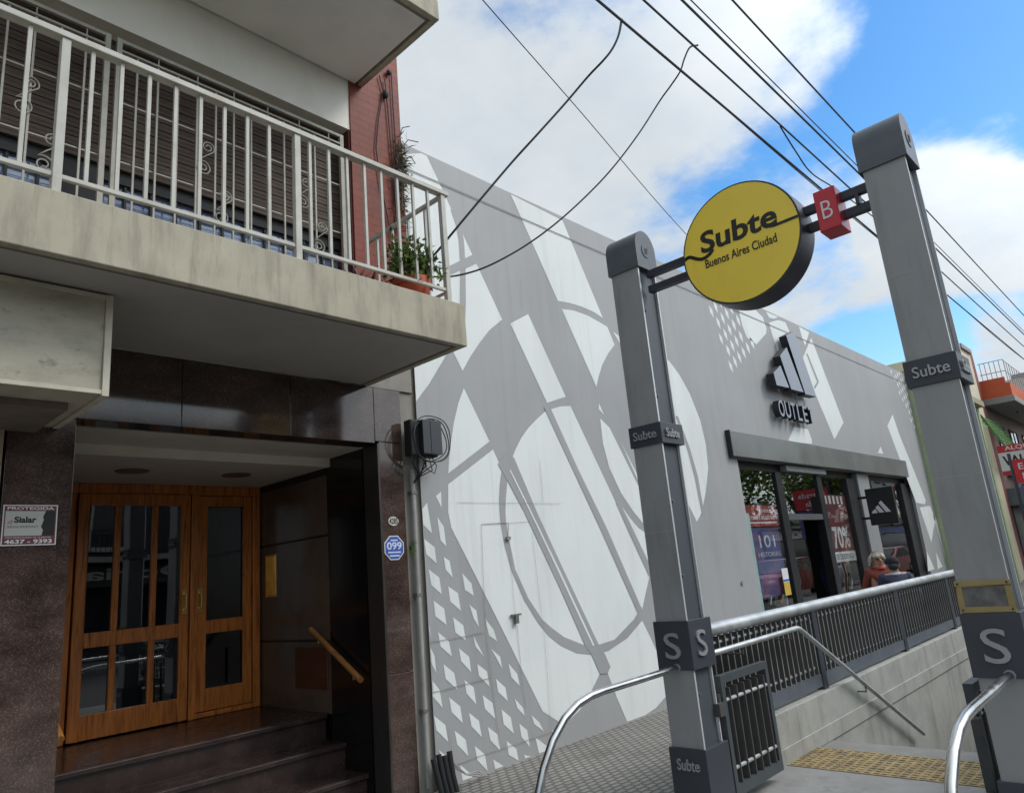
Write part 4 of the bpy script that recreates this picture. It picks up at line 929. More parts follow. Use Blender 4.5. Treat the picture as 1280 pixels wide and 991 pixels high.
wire(span(2.60, 6.12, .12, off=.015), .007, 'thin cable twisted along the thick overhead cable nearest the roof')
wire(span(2.33, 6.085, .10), .0105, 'second overhead cable out from the roof, where the looped drop cable starts')
wire(span(2.12, 6.085, .10), .0115, 'third overhead cable out from the roof, passing above the pillar cap')
wire(span(2.09, 6.125, .10), .006, 'thin cable running just above the third overhead cable')
wire(span(1.84, 6.085, .10), .009, 'overhead cable farthest from the roof, passing over the street side pillar')
wire([at(1, 2.34, 975, 158), at(1, 2.34, 995, 190), at(1, 2.34, 1015, 217), at(1, 2.34, 1050, 240), at(1, 2.33, 1110, 285)], .008, 'slack short cable sagging below the second overhead cable')
wire([(2.4, 2.93, 6.02), at(2, 6.0, 603, 0), at(2, 5.97, 730, 145), at(2, 6.0, 855, 290), (14.2, 5.5, 6.05)], .005, 'very thin wire crossing the cloudy sky toward the shop roof')
D1 = [(777, 25), (773, 45), (765, 62), (754, 76), (735, 96), (706, 130), (670, 170), (640, 203), (600, 250), (565, 292), (545, 316), (520, 342)]
wire([at(1, 2.58+(4.84-2.58)*(i/11)**.9, *p) for i, p in enumerate(D1)], .011, 'drop cable falling from the first overhead cable to the red pier')
D2 = [(872, 57), (862, 60), (855, 75), (850, 90), (838, 108), (825, 126), (800, 165), (770, 205), (740, 238), (700, 275), (660, 305), (620, 328), (590, 340), (560, 346), (530, 345)]
wire([at(1, 2.33+(4.84-2.33)*(i/14)**.95, *p) for i, p in enumerate(D2)], .009, 'looped drop cable crossing the mural to the balcony corner')

# ------------------------------------------------------------------ people on the pavement behind the railing
def skin_obj(name, V, E, mat, parent, sub=2, off=Vector((0, 0, 0))):
    me = bpy.data.meshes.new(name); ks = list(V); idx = {k: i for i, k in enumerate(ks)}
    me.from_pydata([V[k][0] for k in ks], [(idx[a], idx[b]) for a, b in E], [])
    o = bpy.data.objects.new(name, me); COL.objects.link(o)
    s = o.modifiers.new('skin', 'SKIN'); u = o.modifiers.new('sub', 'SUBSURF'); u.levels = sub; u.render_levels = sub
    for k in ks:
        r = V[k][1]; d = me.skin_vertices[0].data[idx[k]]; d.radius = r if isinstance(r, tuple) else (r, r); d.use_root = (idx[k] == 0)
    dg = bpy.context.evaluated_depsgraph_get(); dg.update()
    m2 = bpy.data.meshes.new_from_object(o.evaluated_get(dg)); bpy.data.objects.remove(o); bpy.data.meshes.remove(me)
    m2.name = name; m2.materials.clear(); m2.materials.append(mat); m2.polygons.foreach_set('use_smooth', [True]*len(m2.polygons))
    ob = bpy.data.objects.new(name, m2); COL.objects.link(ob); ob.parent = parent; return ob
def person(loc, yaw, H, label, top, bottom, hair, male):
    t = thing('person', loc, label, 'person'); k = H/1.72; c, s = math.cos(yaw), math.sin(yaw)
    def P(x, y, z): return (k*(x*c-y*s), k*(x*s+y*c), k*z)      # +y is forward
    sw_ = .19 if male else .165
    B = {'pel': (P(0, 0, .94), .12), 'sp': (P(0, 0, 1.12), .115), 'ch': (P(0, .01, 1.32), .13), 'nk': (P(0, .005, 1.47), .052), 'hd': (P(0, .03, 1.56), .07), 'ht': (P(0, .02, 1.66), .078)}
    E = [('pel', 'sp'), ('sp', 'ch'), ('ch', 'nk'), ('nk', 'hd'), ('hd', 'ht')]
    for q, m in (('l', -1), ('r', 1)):
        f = .14*m
        B.update({'hp'+q: (P(.09*m, 0, .90), .095), 'kn'+q: (P(.10*m, .06+f*.5, .50), .062), 'an'+q: (P(.10*m, f, .09), .042), 'to'+q: (P(.11*m, f+.15, .04), .035)})
        E += [('pel', 'hp'+q), ('hp'+q, 'kn'+q), ('kn'+q, 'an'+q), ('an'+q, 'to'+q)]
        B.update({'sh'+q: (P(sw_*m, 0, 1.40), .058), 'el'+q: (P((sw_+.06)*m, -.03-f*.6, 1.12), .042), 'wr'+q: (P((sw_+.05)*m, .10-f*.8, .90), .028), 'pa'+q: (P((sw_+.045)*m, .13-f*.8, .83), .026)})
        E += [('ch', 'sh'+q), ('sh'+q, 'el'+q), ('el'+q, 'wr'+q), ('wr'+q, 'pa'+q)]
        for j in range(5):
            a = (j-2)*.016; n1 = 'f%d%s' % (j, q); n2 = 'g%d%s' % (j, q)
            if j == 0:
                B[n1] = (P((sw_+.02)*m, .155-f*.8, .84), .010); B[n2] = (P((sw_+.005)*m, .165-f*.8, .80), .009); E += [('wr'+q, n1), (n1, n2)]
            else:
                B[n1] = (P((sw_+.045)*m, .14-f*.8+a, .775), .0095); L_ = (.0, .725, .715, .72, .735)[j]; B[n2] = (P((sw_+.035)*m, .15-f*.8+a, L_), .008); E += [('pa'+q, n1), (n1, n2)]
    skin_obj('body', B, E, SKIN, t, 2)
    def grow(keys, g): return {q: (B[q][0], B[q][1]*g if not isinstance(B[q][1], tuple) else B[q][1]) for q in keys}
    tk = ['pel', 'sp', 'ch', 'shl', 'ell', 'wrl', 'shr', 'elr', 'wrr']; V = grow(tk, 1.22); V['nk'] = (P(0, 0, 1.44), .075 if male else .07)
    skin_obj('jacket', V, [('pel', 'sp'), ('sp', 'ch'), ('ch', 'nk'), ('ch', 'shl'), ('shl', 'ell'), ('ell', 'wrl'), ('ch', 'shr'), ('shr', 'elr'), ('elr', 'wrr')], top, t, 2)
    tk = ['pel', 'hpl', 'knl', 'anl', 'hpr', 'knr', 'anr']; V = grow(tk, 1.16)
    skin_obj('trousers', V, [('pel', 'hpl'), ('hpl', 'knl'), ('knl', 'anl'), ('pel', 'hpr'), ('hpr', 'knr'), ('knr', 'anr')], bottom, t, 2)
    L0 = Vector(loc); A = lambda x, y, z: L0+Vector(P(x, y, z))
    for m in (-1, 1):
        mb = MB(); mb.ball(A(.105*m, .07+.14*m, .045), .055*k, .12*k, .05*k); mb.build('shoe', SHOE, t, smooth=True)
    mb = MB(); mb.tube([A(0, .105, 1.60), A(0, .128, 1.575), A(0, .132, 1.56), A(0, .108, 1.55)], [.008, .014, .016, .008], 8); mb.build('nose', SKIN, t, smooth=True)
    mb = MB(); mb.tube([A(-.028, .098, 1.515), A(0, .107, 1.512), A(.028, .098, 1.515)], [.003, .006, .003], 6); mb.build('mouth', nmat('lips', (.32, .10, .09), .5), t)
    for m in (-1, 1):
        mb = MB(); mb.ball(A(.083*m, .015, 1.575), .012, .02, .032); mb.build('ear', SKIN, t, smooth=True)
    if male:
        for m in (-1, 1): mb = MB(); mb.ball(A(.032*m, .092, 1.60), .012, .01, .008); mb.build('eye', BLACKI, t, smooth=True)
        mb = MB()
        c0 = A(0, .012, 1.62); mb.ball(c0, .098*k, .108*k, .105*k, 20, 12); hz = mb
        hz.v = [Vector((v.x, v.y, max(v.z, c0.z-.012))) for v in hz.v]; hz.build('cap', NAVYC, t, smooth=True)
        mb = MB(); mb.ball(A(0, -.02, 1.57), .084*k, .075*k, .07*k); mb.build('hair', HAIRW if hair else BLACKM, t, smooth=True)
        mb = MB(); mb.tube([A(.075*math.cos(a*math.pi/8), .075*math.sin(a*math.pi/8)-.0, 1.45) for a in range(17)], .02, 8, cap=False); mb.build('scarf', nmat('pale scarf', (.45, .5, .58), .8), t, smooth=True)
    else:
        mb = MB(); mb.keep = mb.keepn = True
        for i in range(900):
            a = random.uniform(-math.pi, math.pi); th = random.uniform(0, 1.95)
            d = Vector((math.sin(th)*math.sin(a), math.sin(th)*math.cos(a), math.cos(th)))
            if d.y > .35 and d.z < .55: continue
            q = (d.x*.098, -.0+d.y*.108, 1.605+d.z*.115); w0 = A(*q)
            mb.leaf(w0, Vector(P(d.x*.5, d.y*.5-.1, -.8)), Vector(P(*d)), random.uniform(.05, .10), .02)
        mb.build('hair', HAIRW, t)
        mb = MB(); mb.ball(A(0, -.012, 1.612), .088*k, .088*k, .098*k); mb.build('hair_mass', HAIRW, t, smooth=True)
        mb = MB()
        for m in (-1, 1): mb.ball(A(.036*m, .100, 1.598), .032, .014, .026)
        mb.tube([A(-.085, .02, 1.605), A(-.07, .09, 1.605), A(.07, .09, 1.605), A(.085, .02, 1.605)], .005, 6); mb.build('sunglasses', LENS, t, smooth=True)
        mb = MB(); mb.tube([A(.07*math.cos(a*math.pi/8), .06*math.sin(a*math.pi/8)+.02, 1.445) for a in range(17)], .024, 8, cap=False); mb.build('scarf', nmat('red scarf', (.40, .03, .03), .8), t, smooth=True)
wp = at(1, 3.35, 1094, 686); person((wp.x, 3.35, 0), R(128), wp.z/1.74*1.72, 'woman with loose fair hair and sunglasses in a rust red jacket behind the railing', ORANGEJ, DENIM, True, False)
mp_ = at(1, 3.08, 1113.5, 694); person((mp_.x, 3.08, 0), R(-60), mp_.z/1.735*1.72, 'man in navy jacket and dark knit cap walking behind the railing', NAVY, BLACKM, False, True)

def translucent(m, f):
    nt = m.node_tree; N = nt.nodes; L = nt.links; b = N['Principled BSDF']; t = N.new('ShaderNodeBsdfTranslucent'); x = N.new('ShaderNodeMixShader'); x.inputs[0].default_value = f
    L.new(b.inputs['Base Color'].links[0].from_socket, t.inputs[0]); L.new(b.outputs[0], x.inputs[1]); L.new(t.outputs[0], x.inputs[2]); L.new(x.outputs[0], N['Material Output'].inputs[0])
for m_ in (TREEL, TREED, LEAF1, LEAF2): translucent(m_, .5)
# ------------------------------------------------------------------ trees
def tree(x, y, h, cr, n, label, mats, tr=.16, low=.38, group='street trees', seed=1):
    rnd = random.Random(seed); t = thing('street_tree', (x, y, 0), label, 'tree', group); b = Vector((x, y, 0))
    m = MB(); top = b+Vector((rnd.uniform(-.3, .3), rnd.uniform(-.3, .3), h*.62)); mid = b+Vector((rnd.uniform(-.15, .15), rnd.uniform(-.1, .1), h*low))
    m.tube([b, b+Vector((0, 0, .3)), mid, top], [tr*1.4, tr, tr*.75, tr*.35], 10)
    ends = []
    for i in range(9):
        a = rnd.uniform(0, 6.28); s0 = mid.lerp(top, rnd.uniform(0, .9)); d = Vector((math.cos(a), math.sin(a), rnd.uniform(.3, 1.1)))
        e1 = s0+d*cr*rnd.uniform(.3, .5); e2 = e1+(d+Vector((0, 0, .3)))*cr*rnd.uniform(.2, .4); m.tube([s0, e1, e2], [tr*.4, tr*.25, tr*.08], 7); ends += [e1, e2, e2]
    m.build('trunk', BARK, t, smooth=True)
    m = MB(); m.keep = m.keepn = True
    cl = [e+Vector((rnd.gauss(0, cr*.18), rnd.gauss(0, cr*.18), rnd.gauss(0, cr*.15))) for e in ends for _ in range(2)]
    for i in range(n):
        c_ = rnd.choice(cl); rr = cr*.24; v = Vector((rnd.gauss(0, rr), rnd.gauss(0, rr), rnd.gauss(0, rr*.8)))
        d = Vector((rnd.gauss(0, 1), rnd.gauss(0, 1), rnd.gauss(-.3, .8))); nn = Vector((rnd.gauss(0, 1), rnd.gauss(0, 1), 1.2))
        m.leaf(c_+v, d, nn, rnd.uniform(.13, .24), rnd.uniform(.07, .13), 0 if rnd.random() < .6 else 1)
    m.build('crown', mats, t)
tree(23.5, -1.9, 6.2, 2.4, 6000, 'street tree at the near kerb closest to the subway entrance', [TREEL, LEAF2], seed=3)
tree(30.0, -1.9, 6.8, 2.6, 6000, 'middle one of the street trees at the near kerb', [TREEL, TREED], seed=4)
tree(37.0, -1.9, 7.0, 2.7, 6000, 'street tree at the near kerb farthest from the subway entrance', [TREEL, LEAF2], seed=5)

# ------------------------------------------------------------------ houses further along the pavement
GREENM = nmat('green paint', (.10, .22, .06), .6, var=.15); PALEG = nmat('pale green stucco', (.42, .48, .30), .8, var=.12, scale=4)
CREAMB = nmat('cream stucco', (.62, .56, .42), .85, var=.08, scale=2); BROWNB = nmat('brown render', (.20, .14, .12), .8, var=.15, scale=3)
ORNG = nmat('orange render', (.56, .12, .05), .8, var=.10, scale=3); REDBR = nmat('red brick band', (.25, .07, .06), .8, var=.2, scale=12)
GREYR = nmat('grey slab', (.30, .29, .29), .8, var=.1); DGREY = nmat('dark shop', (.04, .04, .042), .5)
def window(m_parent, x0, x1, z0, z1, y, fm=WHITEM):
    f = MB(); w = .06; f.box(x0, x0+w, y-.04, y+.03, z0, z1); f.box(x1-w, x1, y-.04, y+.03, z0, z1); f.box(x0+w, x1-w, y-.04, y+.03, z1-w, z1); f.box(x0+w, x1-w, y-.04, y+.03, z0, z0+w); f.box((x0+x1)/2-.025, (x0+x1)/2+.025, y-.035, y+.025, z0+w, z1-w); f.box(x0-.08, x1+.08, y-.12, y-.041, z0-.06, z0-.001)
    o = f.build('window', fm, m_parent); p = MB(); p.box(x0+w, x1-w, y-.015, y-.008, z0+w, z1-w); p.build('pane', WGLASS, o)
# pale green house
gh = thing('green_house', (23.0, W, 0), 'pale green house with a dark green roller awning right after the mural wall', 'house')
mb = MB(); mb.box(20.50, 28.4, W-.02, W+8, 0, 5.55); mb.build('wall', PALEG, gh)
mb = MB(); mb.box(20.50, 20.80, W-.20, W-.021, 0, 5.70); mb.build('pilaster', PALEG, gh); mb = MB(); mb.box(28.1, 28.4, W-.12, W-.021, 0, 5.70); mb.build('pilaster', PALEG, gh)
mb = MB(); mb.box(20.50, 20.56, W-.235, W-.201, 0, 5.70); mb.build('trim', GREENM, gh)
mb = MB(); mb.box(20.5, 28.4, W-.3, W+.3, 5.71, 5.9); mb.build('cornice', nmat('tan cornice', (.35, .30, .2), .8), gh)
for x in (22.0, 24.6): window(gh, x, x+1.3, 3.3, 5.0, W-.03)
mb = MB(); mb.box(21.6, 27.6, W-.05, W-.021, .05, 2.4); mb.build('shop_window', DGREY, gh)
# green slatted awning
aw = thing('green_awning', (29.6, 4.3, 3.6), 'green slatted awning frame above the far shop doors', 'awning')
for i in range(9):
    m = MB(); z = 4.35+i*.13; m.box(28.5, 31.0, W-.55+.055*i, W-.51+.055*i, z, z+.06); m.build('slat', GREENM, aw)
m = MB(); m.bar((28.5, W-.58, 4.3), (28.5, W-.1, 5.5), .06, .06); m.bar((31, W-.58, 4.3), (31, W-.1, 5.5), .06, .06); m.box(28.45, 31.05, W-.60, W-.53, 4.22, 4.34); m.build('frame', GREENM, aw)
# cream tall house with brick red flank band
ch_ = thing('cream_house', (29.0, W+1, 0), 'tall narrow cream house with a brick red edge behind the street side pillar', 'house')
mb = MB(); mb.box(28.42, 29.9, W, W+9, 0, 7.9); mb.build('wall', CREAMB, ch_)
mb = MB(); mb.box(29.901, 30.5, W+.02, W+9, 0, 8.0); mb.build('brick_band', REDBR, ch_)
mb = MB(); mb.box(28.40, 29.9, W-.08, W+.3, 7.901, 8.05); mb.build('coping', GREYR, ch_)
# house with orange balcony
oh = thing('orange_balcony_house', (35.0, W, 0), 'brown house with an orange balcony parapet over a grey slab', 'house')
mb = MB(); mb.box(30.51, 41.0, W+.05, W+9, 0, 6.35); mb.build('wall', BROWNB, oh)
mb = MB(); mb.box(30.6, 41.0, 3.98, W+.049, 6.06, 6.28); mb.build('balcony_slab', GREYR, oh, bevel=.02)
mb = MB(); mb.box(30.62, 41.0, 4.02, 4.14, 6.281, 6.75); mb.build('parapet', ORNG, oh)
mb = MB(); mb.box(30.62, 30.76, 4.141, W+.04, 6.281, 6.98); mb.build('parapet_end', ORNG, oh)
mb = MB(); mb.box(30.52, 41.0, W+.06, W+.4, 6.36, 6.9); mb.build('roof_parapet', ORNG, oh)
mb = MB()
for y in (4.05, 4.2, 4.35, 4.5, 4.65, 4.8): mb.tube([(30.69, y, 6.7), (30.69, y, 7.62)], .012, 6)
for i in range(20): mb.tube([(30.9+i*.5, 4.08, 6.7), (30.9+i*.5, 4.08, 7.62)], .012, 6)
for z in (7.2, 7.62): mb.tube([(30.69, 4.85, z), (30.69, 4.08, z), (41, 4.08, z)], .014, 6)
mb.build('roof_fence', nmat('fence wire', (.30, .30, .30), .5, .4), oh)
for x in (31.6, 34.2, 37): window(oh, x, x+1.5, 3.6, 5.5, W+.04, BLACKM)
mb = MB(); mb.tube([(31.2, 3.9, 5.0), (34.5, 4.4, 5.0)], .05, 8); mb.build('awning_bar', WHITEM, oh); mb = MB(); mb.tube([(31.2, 3.9, 4.0), (35.5, 4.4, 4.1)], .05, 8); mb.build('awning_bar', WHITEM, oh)
mb = MB(); mb.box(30.6, 38.0, 3.6, W+.04, 2.45, 3.05); mb.build('shop_canopy', nmat('blue grey canopy', (.16, .19, .20), .6), oh)
mb = MB(); mb.box(30.8, 40, W+.01, W+.049, 0, 2.4); mb.build('shop_window', DGREY, oh)
mb = MB(); mb.box(31.4, 31.9, W-.4, W-.3, 0, 2.0); mb.build('shop_poster', nmat('grey poster', (.35, .35, .36), .6), oh)
wh = thing('white_house', (46, W, 0), 'white plastered house with sloping parapet beyond the orange balcony', 'house')
mb = MB(); mb.box(41.02, 56, W-.2, W+9, 0, 8.6); mb.build('wall', nmat('warm white', (.66, .62, .52), .85, var=.06), wh)
mb = MB(); mb.box(41.0, 56, W-.35, W+.4, 8.601, 8.8); mb.build('coping', GREYR, wh)
for x in (43, 46, 50):
    for z in (3.2, 6.0): window(wh, x, x+1.4, z, z+1.6, W-.21)
ra = thing('rental_sign', (31.5, 3.8, 3.6), 'white and red rental board hung across the far pavement', 'sign')
yb = 3.9
a0 = at(1, yb, 1249, 557); 
mb = MB(); X0 = at(1, yb, 1249.5, 575).x
mb.box(X0, X0+.06, 2.6, yb, 3.12, 3.96); mb.build('board', WHITEP, ra)
mb = MB(); mb.box(X0-.004, X0-.001, 2.6, yb, 3.76, 3.96); mb.box(X0-.004, X0-.001, 2.6, yb, 3.12, 3.24); mb.build('red_strip', REDB, ra)
mb = MB(); add_text(mb, 'ALQUILA', (X0-.0045, yb-.18, 3.79), *FX, .9, .14, .002, .02); mb.build('heading', WHITEP, ra)
mb = MB(); add_text(mb, 'VALLEJO', (X0-.002, yb-.08, 3.30), *FX, 1.15, .36, .002, .03); mb.build('lettering', BLACKI, ra)
rs = thing('red_board', (25, 2.6, 2.6), 'red board with white text beside the rental board', 'sign')
yb = 2.92; X0 = at(1, yb, 1268, 590).x
mb = MB(); mb.box(X0, X0+.05, 2.0, yb, 2.62, 3.15); mb.build('board', nmat('bright red', (.55, .03, .035), .5), rs)
mb = MB(); add_text(mb, 'Entrada', (X0-.002, yb-.10, 2.92), *FX, .7, .14, .002, .01); add_text(mb, 'Moda', (X0-.002, yb-.14, 2.70), *FX, .5, .14, .002, .01); mb.build('lettering', WHITEP, rs)
pb = thing('purple_banner', (25, 2.6, 1.8), 'purple banner hanging below the red board', 'banner')
mb = MB(); mb.box(X0+.06, X0+.08, 2.0, yb-.05, 1.85, 2.6); mb.build('sheet', nmat('purple cloth', (.16, .12, .32), .8, var=.2), pb)
mb = MB(); mb.tube([(X0+.03, yb+.03, 0), (X0+.03, yb+.03, 3.3)], .035, 10); mb.build('pole', P_BAND, pb, smooth=True)
p = at(1, 2.0, 1352, 440); tree(p.x, 2.0, p.z*1.15, 1.6, 3600, 'dark leafy street tree beyond the rental board, cut by the right edge', [TREED, LEAF1], seed=9, low=.5, tr=.07)

# ------------------------------------------------------------------ far side of the street (seen in the window reflections)
def far_house(x0, x1, h, mat, label, sign=None, brick=False):
    t = thing('street_house', ((x0+x1)/2, -14.2, 0), label, 'house', 'houses across the street'); y = -14.2
    m = MB(); m.box(x0, x1-.01, y-9, y, 0, h); m.build('wall', mat, t)
    m = MB(); m.box(x0-.02, x1, y+.001, y+.22, h-.35, h-.1); m.box(x0-.02, x1, y-.2, y+.14, h+.001, h+.12); m.build('cornice', WHITEW, t)
    n = max(2, int((x1-x0)/2.6)); fl = max(1, int((h-3.4)/2.9)); d = (x1-x0)/n
    def win(a, b, z0, z1):
        f = MB(); w = .07; f.box(a, a+w, y+.001, y+.07, z0, z1); f.box(b-w, b, y+.001, y+.07, z0, z1); f.box(a+w, b-w, y+.001, y+.07, z1-w, z1); f.box(a+w, b-w, y+.001, y+.07, z0, z0+w); f.box(a-.1, b+.1, y+.001, y+.16, z0-.08, z0-.002); o = f.build('window', WHITEM, t); p = MB(); p.box(a+w, b-w, y+.02, y+.03, z0+w, z1-w); p.build('pane', nmat('dark pane', (.02, .022, .026), .08), o)
    for k in range(fl):
        for i in range(n):
            c_ = x0+d*(i+.5); z = 3.7+k*2.9; win(c_-.6, c_+.6, z, z+1.7)
    if fl:
        m = MB(); m.box(x0+.4, x1-.4, y+.001, y+.9, 3.25, 3.42); m.build('balcony_slab', GREYR, t); m = MB()
        for i in range(int((x1-x0-.8)/.14)): m.box(x0+.42+i*.14, x0+.44+i*.14, y+.86, y+.88, 3.421, 4.25)
        m.box(x0+.4, x1-.4, y+.84, y+.9, 4.251, 4.29); m.build('balcony_railing', BLACKM, t)
    m = MB(); m.box(x0+.5, x1-1.9, y+.001, y+.05, .5, 2.4); m.build('shop_window', nmat('dark pane', (.02, .022, .026), .08), t)
    m = MB(); m.box(x1-1.6, x1-.6, y+.001, y+.06, 0, 2.2); m.build('door', WOOD, t)
    m = MB(); m.box(x0+.3, x1-.3, y+.051, y+.6, 2.45, 2.60); m.box(x0+.3, x1-.3, y+.1, y+.16, 2.601, 3.15); m.build('shop_sign', sign or MAROON, t)
far_house(-6, 4.6, 6.6, TANW, 'tan house across the street left of the dark grey one', nmat('sign grey', (.3, .3, .32), .5))
far_house(4.62, 13.2, 7.4, nmat('far dark render', (.040, .038, .037), .8, var=.3), 'dark grey house across the street with white window frames', nmat('sign black', (.03, .03, .03), .5))
far_house(13.22, 24, 6.4, nmat('far dark brick', (.085, .055, .045), .8, var=.2), 'dark brick house with a maroon shop sign across the street')
far_house(24.02, 38, 7.2, BROWNB, 'lighter brown rendered house across the street behind the parked cars')
far_house(38.02, 52, 3.9, nmat('far pale blue', (.42, .48, .52), .8), 'low pale blue shop across the street', REDB)
far_house(52.02, 70, 4.0, nmat('far red brick', (.30, .12, .09), .8, var=.15), 'red brick house across the street', WHITEP)
far_house(70.02, 100, 3.8, TANW, 'long tan building at the far end across the street', BLUEP)
lt = thing('shop_letters', (8, -13.6, 2.7), 'white shop letters over the dark sign across the street', 'letter sign')
mb = MB(); add_text(mb, 'Dorian', (11.6, -14.035, 2.68), (-1, 0, 0), (0, 0, 1), 4.2, .42, .02, .02); mb.build('letters', CREAMP, lt)

def car(x, y, col, label):
    t = thing('parked_car', (x, y, -.13), label, 'car', 'cars parked along the kerb'); z0 = -.13
    pr = [(-2.1, .28), (-2.15, .62), (-1.95, .86), (-1.15, .95), (-.45, 1.42), (.95, 1.45), (1.75, .98), (2.1, .9), (2.15, .5), (2.05, .28)]
    m = MB(); m.prism([(x+a, y-.82, z0+b) for a, b in pr], (0, 1.64, 0)); m.build('body', nmat('car paint '+label[:8], col, .25, .2, var=.02), t, bevel=.08, seg=3, smooth=True)
    g = nmat('car glass', (.02, .025, .03), .05)
    for sy in (-.823, .803):
        m = MB(); m.prism([(x+a, y+sy, z0+b) for a, b in ((-.98, .98), (-.40, 1.34), (.15, 1.37), (.15, .98))], (0, .02, 0)); m.prism([(x+a, y+sy, z0+b) for a, b in ((.22, .98), (.22, 1.37), (.9, 1.36), (1.5, 1.0))], (0, .02, 0)); m.build('side_window', g, t)
    m = MB(); m.obox(Vector((x-.815, y, z0+1.19)), Vector((.34, 0, .225)), Vector((0, .68, 0)), Vector((-.009, 0, .0135))); m.build('windscreen', g, t)
    m = MB(); m.obox(Vector((x+1.37, y, z0+1.22)), Vector((.36, 0, -.21)), Vector((0, .68, 0)), Vector((.008, 0, .0137))); m.build('rear_window', g, t)
    for a in (-1.3, 1.3):
        for sy in (-.74, .74):
            m = MB(); m.tube([(x+a, y+sy-.1, z0+.31), (x+a, y+sy+.1, z0+.31)], .31, 22); w = m.build('wheel', BLACKM, t, smooth=True); m = MB(); m.tube([(x+a, y+sy-.106, z0+.31), (x+a, y+sy+.106, z0+.31)], .19, 16); m.build('rim', STEELL, w, smooth=True)
    for sy in (-.6, .6):
        m = MB(); m.ball((x-2.08, y+sy, z0+.68), .06, .14, .07); m.build('headlight', WHITEP, t, smooth=True); m = MB(); m.ball((x+2.1, y+sy, z0+.75), .05, .12, .07); m.build('tail_light', REDB, t, smooth=True)
car(22.0, -2.25, (.45, .46, .47), 'silver car parked at the near kerb'); car(27.5, -2.25, (.35, .03, .025), 'red car parked at the near kerb'); car(33.5, -2.25, (.55, .56, .56), 'white car parked at the near kerb'); car(40.0, -2.25, (.40, .06, .03), 'orange red car parked at the near kerb, last in the row')

# ------------------------------------------------------------------ light
SUN = Vector((.50, -.62, .80)).normalized()
el = math.asin(SUN.z); az = math.atan2(SUN.x, SUN.y)
sl = bpy.data.lights.new('sun', 'SUN'); sl.energy = 1.5; sl.angle = R(20); sl.color = (1, .95, .88)
so = bpy.data.objects.new('sun', sl); COL.objects.link(so); so.rotation_euler = SUN.to_track_quat('Z', 'Y').to_euler()
wd = bpy.data.worlds.new('World'); SC.world = wd; wd.use_nodes = True; nt = wd.node_tree; N = nt.nodes; L = nt.links
bg = N['Background']; bg.inputs[1].default_value = .12
sky = N.new('ShaderNodeTexSky'); sky.sky_type = 'NISHITA'; sky.sun_disc = False; sky.sun_elevation = el; sky.sun_rotation = az; sky.air_density = 1.2; sky.dust_density = .6; sky.ozone_density = 1.6
tc = N.new('ShaderNodeTexCoord'); vdir = tc.outputs['Generated']
sep = N.new('ShaderNodeSeparateXYZ'); L.new(vdir, sep.inputs[0])
def math_(op, a, b=None, clamp=False):
    n = N.new('ShaderNodeMath'); n.operation = op; n.use_clamp = clamp
    for i, q in enumerate((a, b)):
        if q is None: continue
        if isinstance(q, (int, float)): n.inputs[i].default_value = q
        else: L.new(q, n.inputs[i])
    return n.outputs[0]
zz = math_('ADD', math_('MAXIMUM', sep.outputs[2], 0.0), .22)
cmb = N.new('ShaderNodeCombineXYZ'); L.new(math_('DIVIDE', sep.outputs[0], zz), cmb.inputs[0]); L.new(math_('DIVIDE', sep.outputs[1], zz), cmb.inputs[1])
def cl_noise(scale, det, ro, seed):
    n = N.new('ShaderNodeTexNoise'); n.noise_dimensions = '4D'; n.inputs['W'].default_value = seed; n.inputs['Scale'].default_value = scale; n.inputs['Detail'].default_value = det; n.inputs['Roughness'].default_value = ro; n.inputs['Distortion'].default_value = .15
    L.new(cmb.outputs[0], n.inputs['Vector']); return n.outputs['Fac']
n1 = cl_noise(3.0, 10, .60, 3.1); n2 = cl_noise(5.5, 8, .6, 8.3)
def blob(px, py, size, amt):
    d = (CR*((px-640)/900)-CU*((py-495.5)/900)+CF).normalized()
    vm = N.new('ShaderNodeVectorMath'); vm.operation = 'DOT_PRODUCT'; L.new(vdir, vm.inputs[0]); vm.inputs[1].default_value = d
    mr = N.new('ShaderNodeMapRange'); mr.interpolation_type = 'SMOOTHSTEP'; L.new(vm.outputs['Value'], mr.inputs[0]); mr.inputs[1].default_value = math.cos(R(size)); mr.inputs[2].default_value = 1; mr.inputs[3].default_value = 0; mr.inputs[4].default_value = amt
    return mr.outputs[0]
tot = math_('ADD', n1, .13)
for b in ((1240, 50, 14, -.42), (1030, 30, 10, .10), (985, 120, 5, -.05), (1075, 120, 7, .10), (690, 50, 7, .05), (1290, 150, 9, -.2), (1075, 385, 8, -.22), (850, 285, 6, -.16), (960, 235, 5, -.05), (1250, 415, 7, -.36), (700, 50, 8, -.06), (640, 100, 6, -.03), (1090, 470, 7, -.2), (1215, 235, 8, .50), (1185, 320, 8, .34), (1010, 400, 6, .2), (1262, 455, 4, .25), (960, 110, 9, .02), (560, 250, 12, .25), (800, 200, 10, .15), (560, 60, 12, .12)):
    tot = math_('ADD', tot, blob(*b))
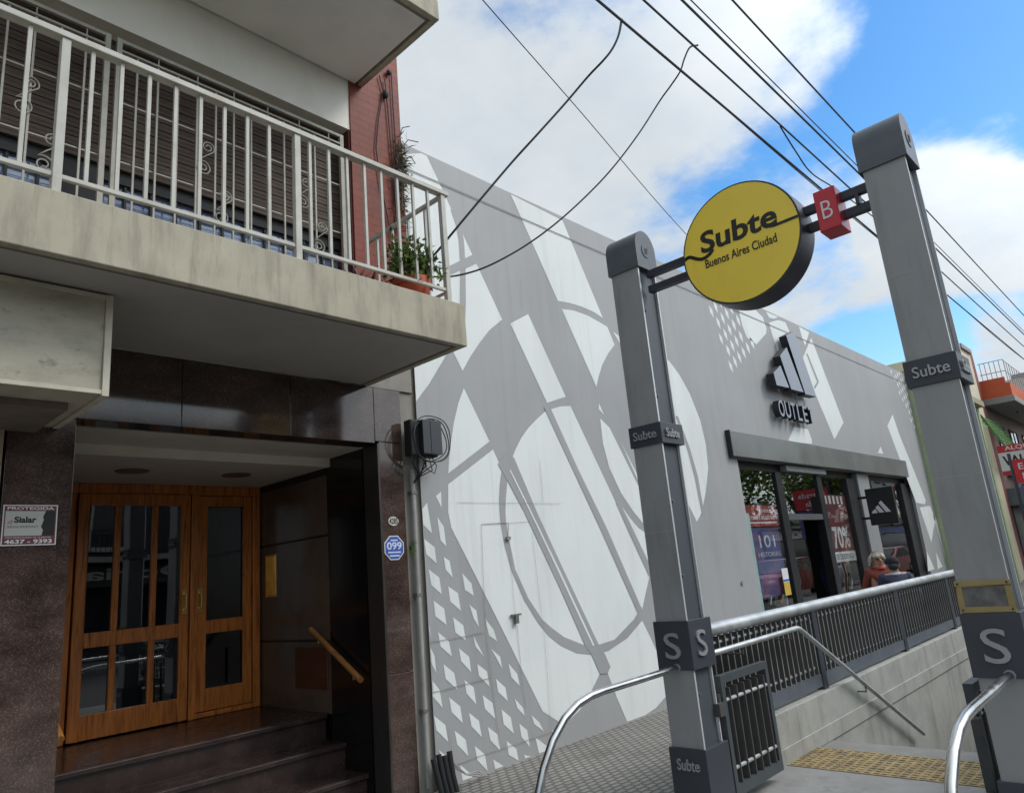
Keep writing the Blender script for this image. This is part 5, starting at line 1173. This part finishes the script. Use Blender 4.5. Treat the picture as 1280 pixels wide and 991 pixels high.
mk = N.new('ShaderNodeMapRange'); mk.interpolation_type = 'SMOOTHSTEP'; L.new(tot, mk.inputs[0]); mk.inputs[1].default_value = .42; mk.inputs[2].default_value = .66
# clouds: grey-blue where thin or in their own shade, white where thick; brighter towards the sun
sh_ = N.new('ShaderNodeMapRange'); L.new(n2, sh_.inputs[0]); sh_.inputs[1].default_value = .32; sh_.inputs[2].default_value = .68
cc = N.new('ShaderNodeMix'); cc.data_type = 'RGBA'; L.new(sh_.outputs[0], cc.inputs[0]); cc.inputs[6].default_value = (4.5, 5.0, 5.5, 1); cc.inputs[7].default_value = (5.35, 5.7, 5.9, 1)
sd = N.new('ShaderNodeVectorMath'); sd.operation = 'DOT_PRODUCT'; L.new(vdir, sd.inputs[0]); sd.inputs[1].default_value = SUN
sb = N.new('ShaderNodeMapRange'); sb.interpolation_type = 'SMOOTHSTEP'; L.new(sd.outputs['Value'], sb.inputs[0]); sb.inputs[1].default_value = .45; sb.inputs[2].default_value = 1; sb.inputs[3].default_value = 1; sb.inputs[4].default_value = 2.6
cs = N.new('ShaderNodeVectorMath'); cs.operation = 'SCALE'; L.new(cc.outputs[2], cs.inputs[0]); L.new(sb.outputs[0], cs.inputs['Scale'])
mx = N.new('ShaderNodeMix'); mx.data_type = 'RGBA'; L.new(mk.outputs[0], mx.inputs[0]); hs = N.new('ShaderNodeHueSaturation'); hs.inputs['Saturation'].default_value = 1.38; hs.inputs['Value'].default_value = 1.5; L.new(sky.outputs[0], hs.inputs['Color']); L.new(hs.outputs[0], mx.inputs[6]); L.new(cs.outputs[0], mx.inputs[7])
L.new(mx.outputs[2], bg.inputs[0])

vs = SC.view_settings; SC.display_settings.display_device = 'sRGB'; vs.view_transform = 'Standard'; vs.look = 'None'; vs.exposure = 0.2; vs.gamma = 1.0; vs.use_curve_mapping = False
SC.cycles.max_bounces = 7; SC.cycles.transparent_max_bounces = 10; SC.cycles.caustics_reflective = False; SC.cycles.caustics_refractive = False
try: SC.cycles.use_denoising = True
except Exception: pass
